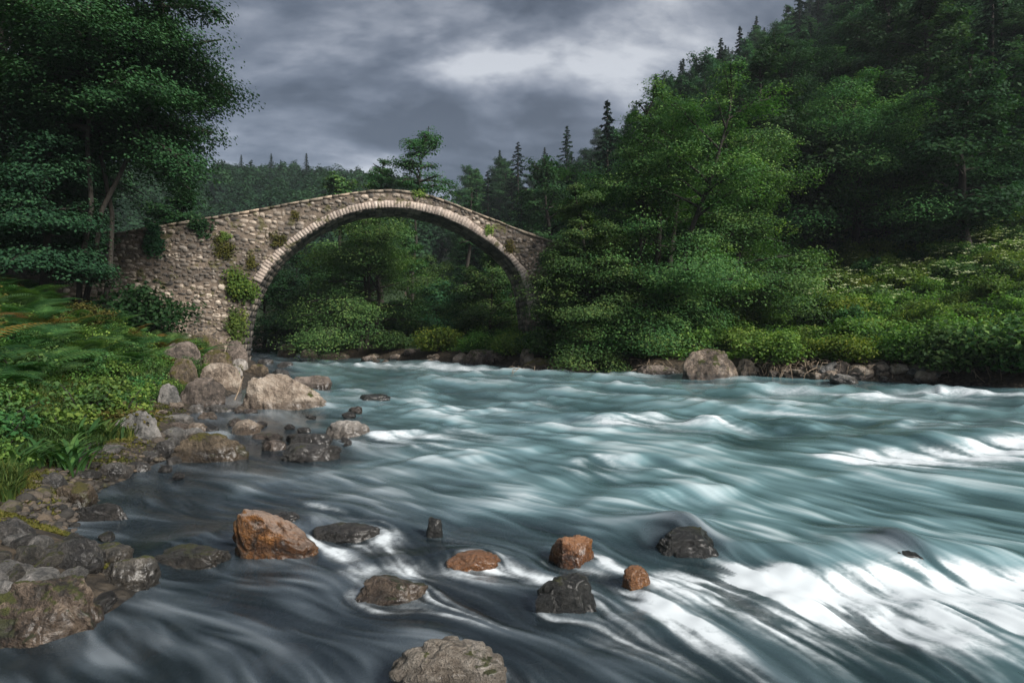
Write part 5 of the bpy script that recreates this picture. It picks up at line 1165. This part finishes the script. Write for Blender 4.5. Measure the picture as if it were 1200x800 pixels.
def reg_g(rng, n):
    a = rng.uniform(-1.0, -.5, n * 3); y = 1 / rng.uniform(1 / 22., 1 / 4.6, n * 3); x = a * y; l = dL(x, y); k = (l > .35 + .6 * vn2(x * 2, y * 2)) & (l < 9); return x[k][:n], y[k][:n]
o = obj('grass', grass(110000, 3, reg_g, .17, 'grass'), M['leaf_grass']); tag(o, 'green grass on the left bank above the waterline', 'grass', None, 'stuff')
def reg_m(rng, n):
    a = rng.uniform(-1.0, -.5, n * 3); y = 1 / rng.uniform(1 / 14., 1 / 3.0, n * 3); x = a * y; l = dL(x, y); k = (l > .10) & (l < 1.7) & (vn2(x * 1.6 + 9, y * 1.6) > .34 + .3 * (y < 4.7)); return x[k][:n], y[k][:n]
o = obj('moss', grass(60000, 4, reg_m, .045, 'moss', .5), M['leaf_ochre']); tag(o, 'ochre moss and short dry grass along the left waterline', 'moss', None, 'stuff')
def reg_c(rng, n):
    a = rng.uniform(-1.0, -.45, n * 3); y = rng.uniform(5, 27, n * 3); x = a * y; l = dL(x, y); k = (l > 1.6) & (l < 16) & (((np.stack([x, y], -1) - BO) @ BN) > .9); return x[k][:n], y[k][:n]
o = obj('undergrowth', ground_cover('undergrowth', 70000, reg_c, 0.065, 0.20, 7, .45, .4), M['leaf_herb']); tag(o, 'small leafy herbs between the ferns of the left bank', 'undergrowth', None, 'stuff')
# long leaved plants near the water
LBB = [bush(260 + k, 0.42, (0.34, 0.45, 0.28)[k], 900, 0.055, 9) for k in range(3)]
rng = random.Random(91); cand = []
for _ in range(3000):
    a = rng.uniform(-.98, -.45); y = 1 / rng.uniform(1 / 20., 1 / 5.); cand.append((a * y, y))
XY = np.array(cand); l = dL(XY[:, 0], XY[:, 1]); bl = (XY - BO) @ BN; Z = terrain(XY[:, 0], XY[:, 1]); taken = []; k = 0
for (x, y), li, z, bb in zip(XY, l, Z, bl):
    if li < .7 or li > 9 or k >= 90 or bb < 1.2 or any((x - p) ** 2 + (y - q) ** 2 < .3 for p, q in taken): continue
    taken.append((x, y)); lm, lab, gr = (('leaf_herb', 'bright green leafy weed among the ferns and grass of the left bank', 'bright weeds on the left bank'), ('leaf_alder', 'dark green leafy weed among the ferns and grass of the left bank', 'dark weeds on the left bank'), ('leaf_ochre', 'withered ochre weed among the ferns and grass of the left bank', 'withered weeds on the left bank'))[rng.choice([0, 0, 1, 1, 2])]
    put_tree(LBB[k % 3], lm, float(x), float(y), lab, 'weed', 'bank_weed', gr, z=float(z), rz=rng.uniform(0, 6), sc=rng.uniform(.6, 1.2), sub=('stem', 'foliage')); k += 1
def strap(seed):
    rng = np.random.RandomState(seed); lf = MB()
    for i in range(34):
        az = rng.uniform(0, 6.28); L0 = rng.uniform(.22, .5); n = 6; t = np.linspace(0, 1, n); r = L0 * (.35 * t + .35 * t ** 2); z = L0 * (1.1 * t - .55 * t ** 2.2); b = rng.normal(size=2) * .06
        P = np.stack([b[0] + math.cos(az) * r, b[1] + math.sin(az) * r, z], -1); S = np.array([-math.sin(az), math.cos(az), 0]); w = (.016 * np.sin(PI * (.12 + .86 * t)))[:, None]
        V = np.concatenate([P - S * w, P + S * w]); lf.add(V, [[k, k + 1, n + k + 1, n + k] for k in range(n - 1)], rng.uniform(.3, .85))
    return lf.mesh('blades')
SP = [strap(400 + k) for k in range(3)]
labs = ['long leaved plant nearest the water at the left edge', 'long leaved plant beside the leftmost one', 'arching long leaved plant under the ferns', 'long leaved clump on the grassy point', 'long leaved plant left of the grey craggy boulder', 'tall long leaved plant among the lowest ferns', 'long leaved clump above the mossy bank']
for i, (px, py) in enumerate(((12, 545), (42, 540), (75, 535), (95, 515), (118, 508), (30, 500), (85, 545))):
    x, y, z = ground_hit(px, py + 8); me = SP[i % 3]
    if not me.materials: me.materials.append(M['leaf_fern'])
    o = obj('long_leaved_plant', me, None); o.location = (x, y, z - .02); o.rotation_euler = (0, 0, i); o.scale = (1.1,) * 3; tag(o, labs[i], 'plant')
def gravel():
    import bmesh
    bm = bmesh.new(); bmesh.ops.create_icosphere(bm, subdivisions=1, radius=1); V0 = np.array([v.co[:] for v in bm.verts]); F0 = np.array([[v.index for v in f.verts] for f in bm.faces]); bm.free()
    rng = np.random.RandomState(2); mb = MB(); n = 0
    a = rng.uniform(-1.0, -.45, 14000); y = 1 / rng.uniform(1 / 8., 1 / 4.4, 14000); x = a * y; l = dL(x, y); k = (l > -.5) & (l < .45) & (rng.rand(14000) < .42 - .5 * np.abs(l)); x, y = x[k], y[k]; z = terrain(x, y)
    for q in range(len(x)):
        s = rng.uniform(.012, .045) * (1 + .3 * (rng.rand() < .1) * 3); R = Matrix.Rotation(rng.uniform(0, 6), 3, 'Z'); V = (V0 * (1 + .25 * rng.normal(size=(12, 1)) * .5)) * (s, s * rng.uniform(.6, 1), s * rng.uniform(.35, .7)); V = V @ np.array(R); mb.add(V + (x[q], y[q], z[q] + s * .2), F0, rng.rand())
    return mb.mesh('gravel', True)
M['gravel'] = stonemat('gravel', (0.02, 0.02, 0.019), (0.045, 0.042, 0.038), (0.10, 0.085, 0.07), 0.2, (0.13, 0.10, 0.07))
o = obj('gravel', gravel(), M['gravel']); tag(o, 'wet pebbles along the left waterline', 'gravel', None, 'stuff')
# dry stick on the rock pile
p0 = at_depth(271, 478, 13.2); p1 = at_depth(285, 441, 13.7); mb = MB(); mb.tube(np.array([p0, (p0 + p1) / 2 + (.02, 0, .0), p1]), [.018, .015, .008], 6)
o = obj('stick', mb.mesh('stick', True), M['deadwood']); tag(o, 'thin pale dry stick leaning on the big tan boulder', 'stick')
# bare branched tree, top left
def bare(seed, H):
    rng = np.random.RandomState(seed); mb = MB()
    def grow(p, d, L0, r, lv):
        n = 5; P = [p]
        for i in range(n): d = d + rng.normal(size=3) * .12; d /= np.linalg.norm(d); P.append(P[-1] + d * L0 / n)
        P = np.array(P); mb.tube(P, np.linspace(r, r * .5, n + 1), 6 if lv < 2 else 4)
        if lv < 4:
            for i in range(4 if lv else 7):
                k = rng.randint(1, n + 1) if lv else rng.randint(2, n + 1); q = rng.normal(size=3); q[2] = abs(q[2]) * .4; dd = d * .6 + q / np.linalg.norm(q) * .8; grow(P[k], dd / np.linalg.norm(dd), L0 * .55, r * .45, lv + 1)
    grow(np.array([0, 0, -.3]), np.array([0, 0, 1.0]), H * .62, H * .008, 0); return mb.mesh('bare_tree')
X, Y = (34 - 600) / FPX * 30, 30.0
o = obj('bare_tree', bare(6, 23), M['bark']); o.location = (X, Y, tz(X, Y)); tag(o, 'leafless pale barked tree in the top left corner', 'bare tree')

# ------------------------------------------------------------------ haze between the trees and the far hills
def haze():
    mb = MB(); boxm(mb, -440, 440, -80, 440, -3.0, 150); me = mb.mesh('haze')
    m, N, L, out = newmat('haze'); v = N.new('ShaderNodeVolumePrincipled'); v.inputs['Density'].default_value = 0.0004; v.inputs['Color'].default_value = (0.80, 0.88, 1.0, 1); v.inputs['Anisotropy'].default_value = 0.2
    L.new(v.outputs[0], out.inputs['Volume']); o = obj('haze', me, m); tag(o, None, None, None, 'stuff')
USE_HAZE = True
if USE_HAZE: haze()
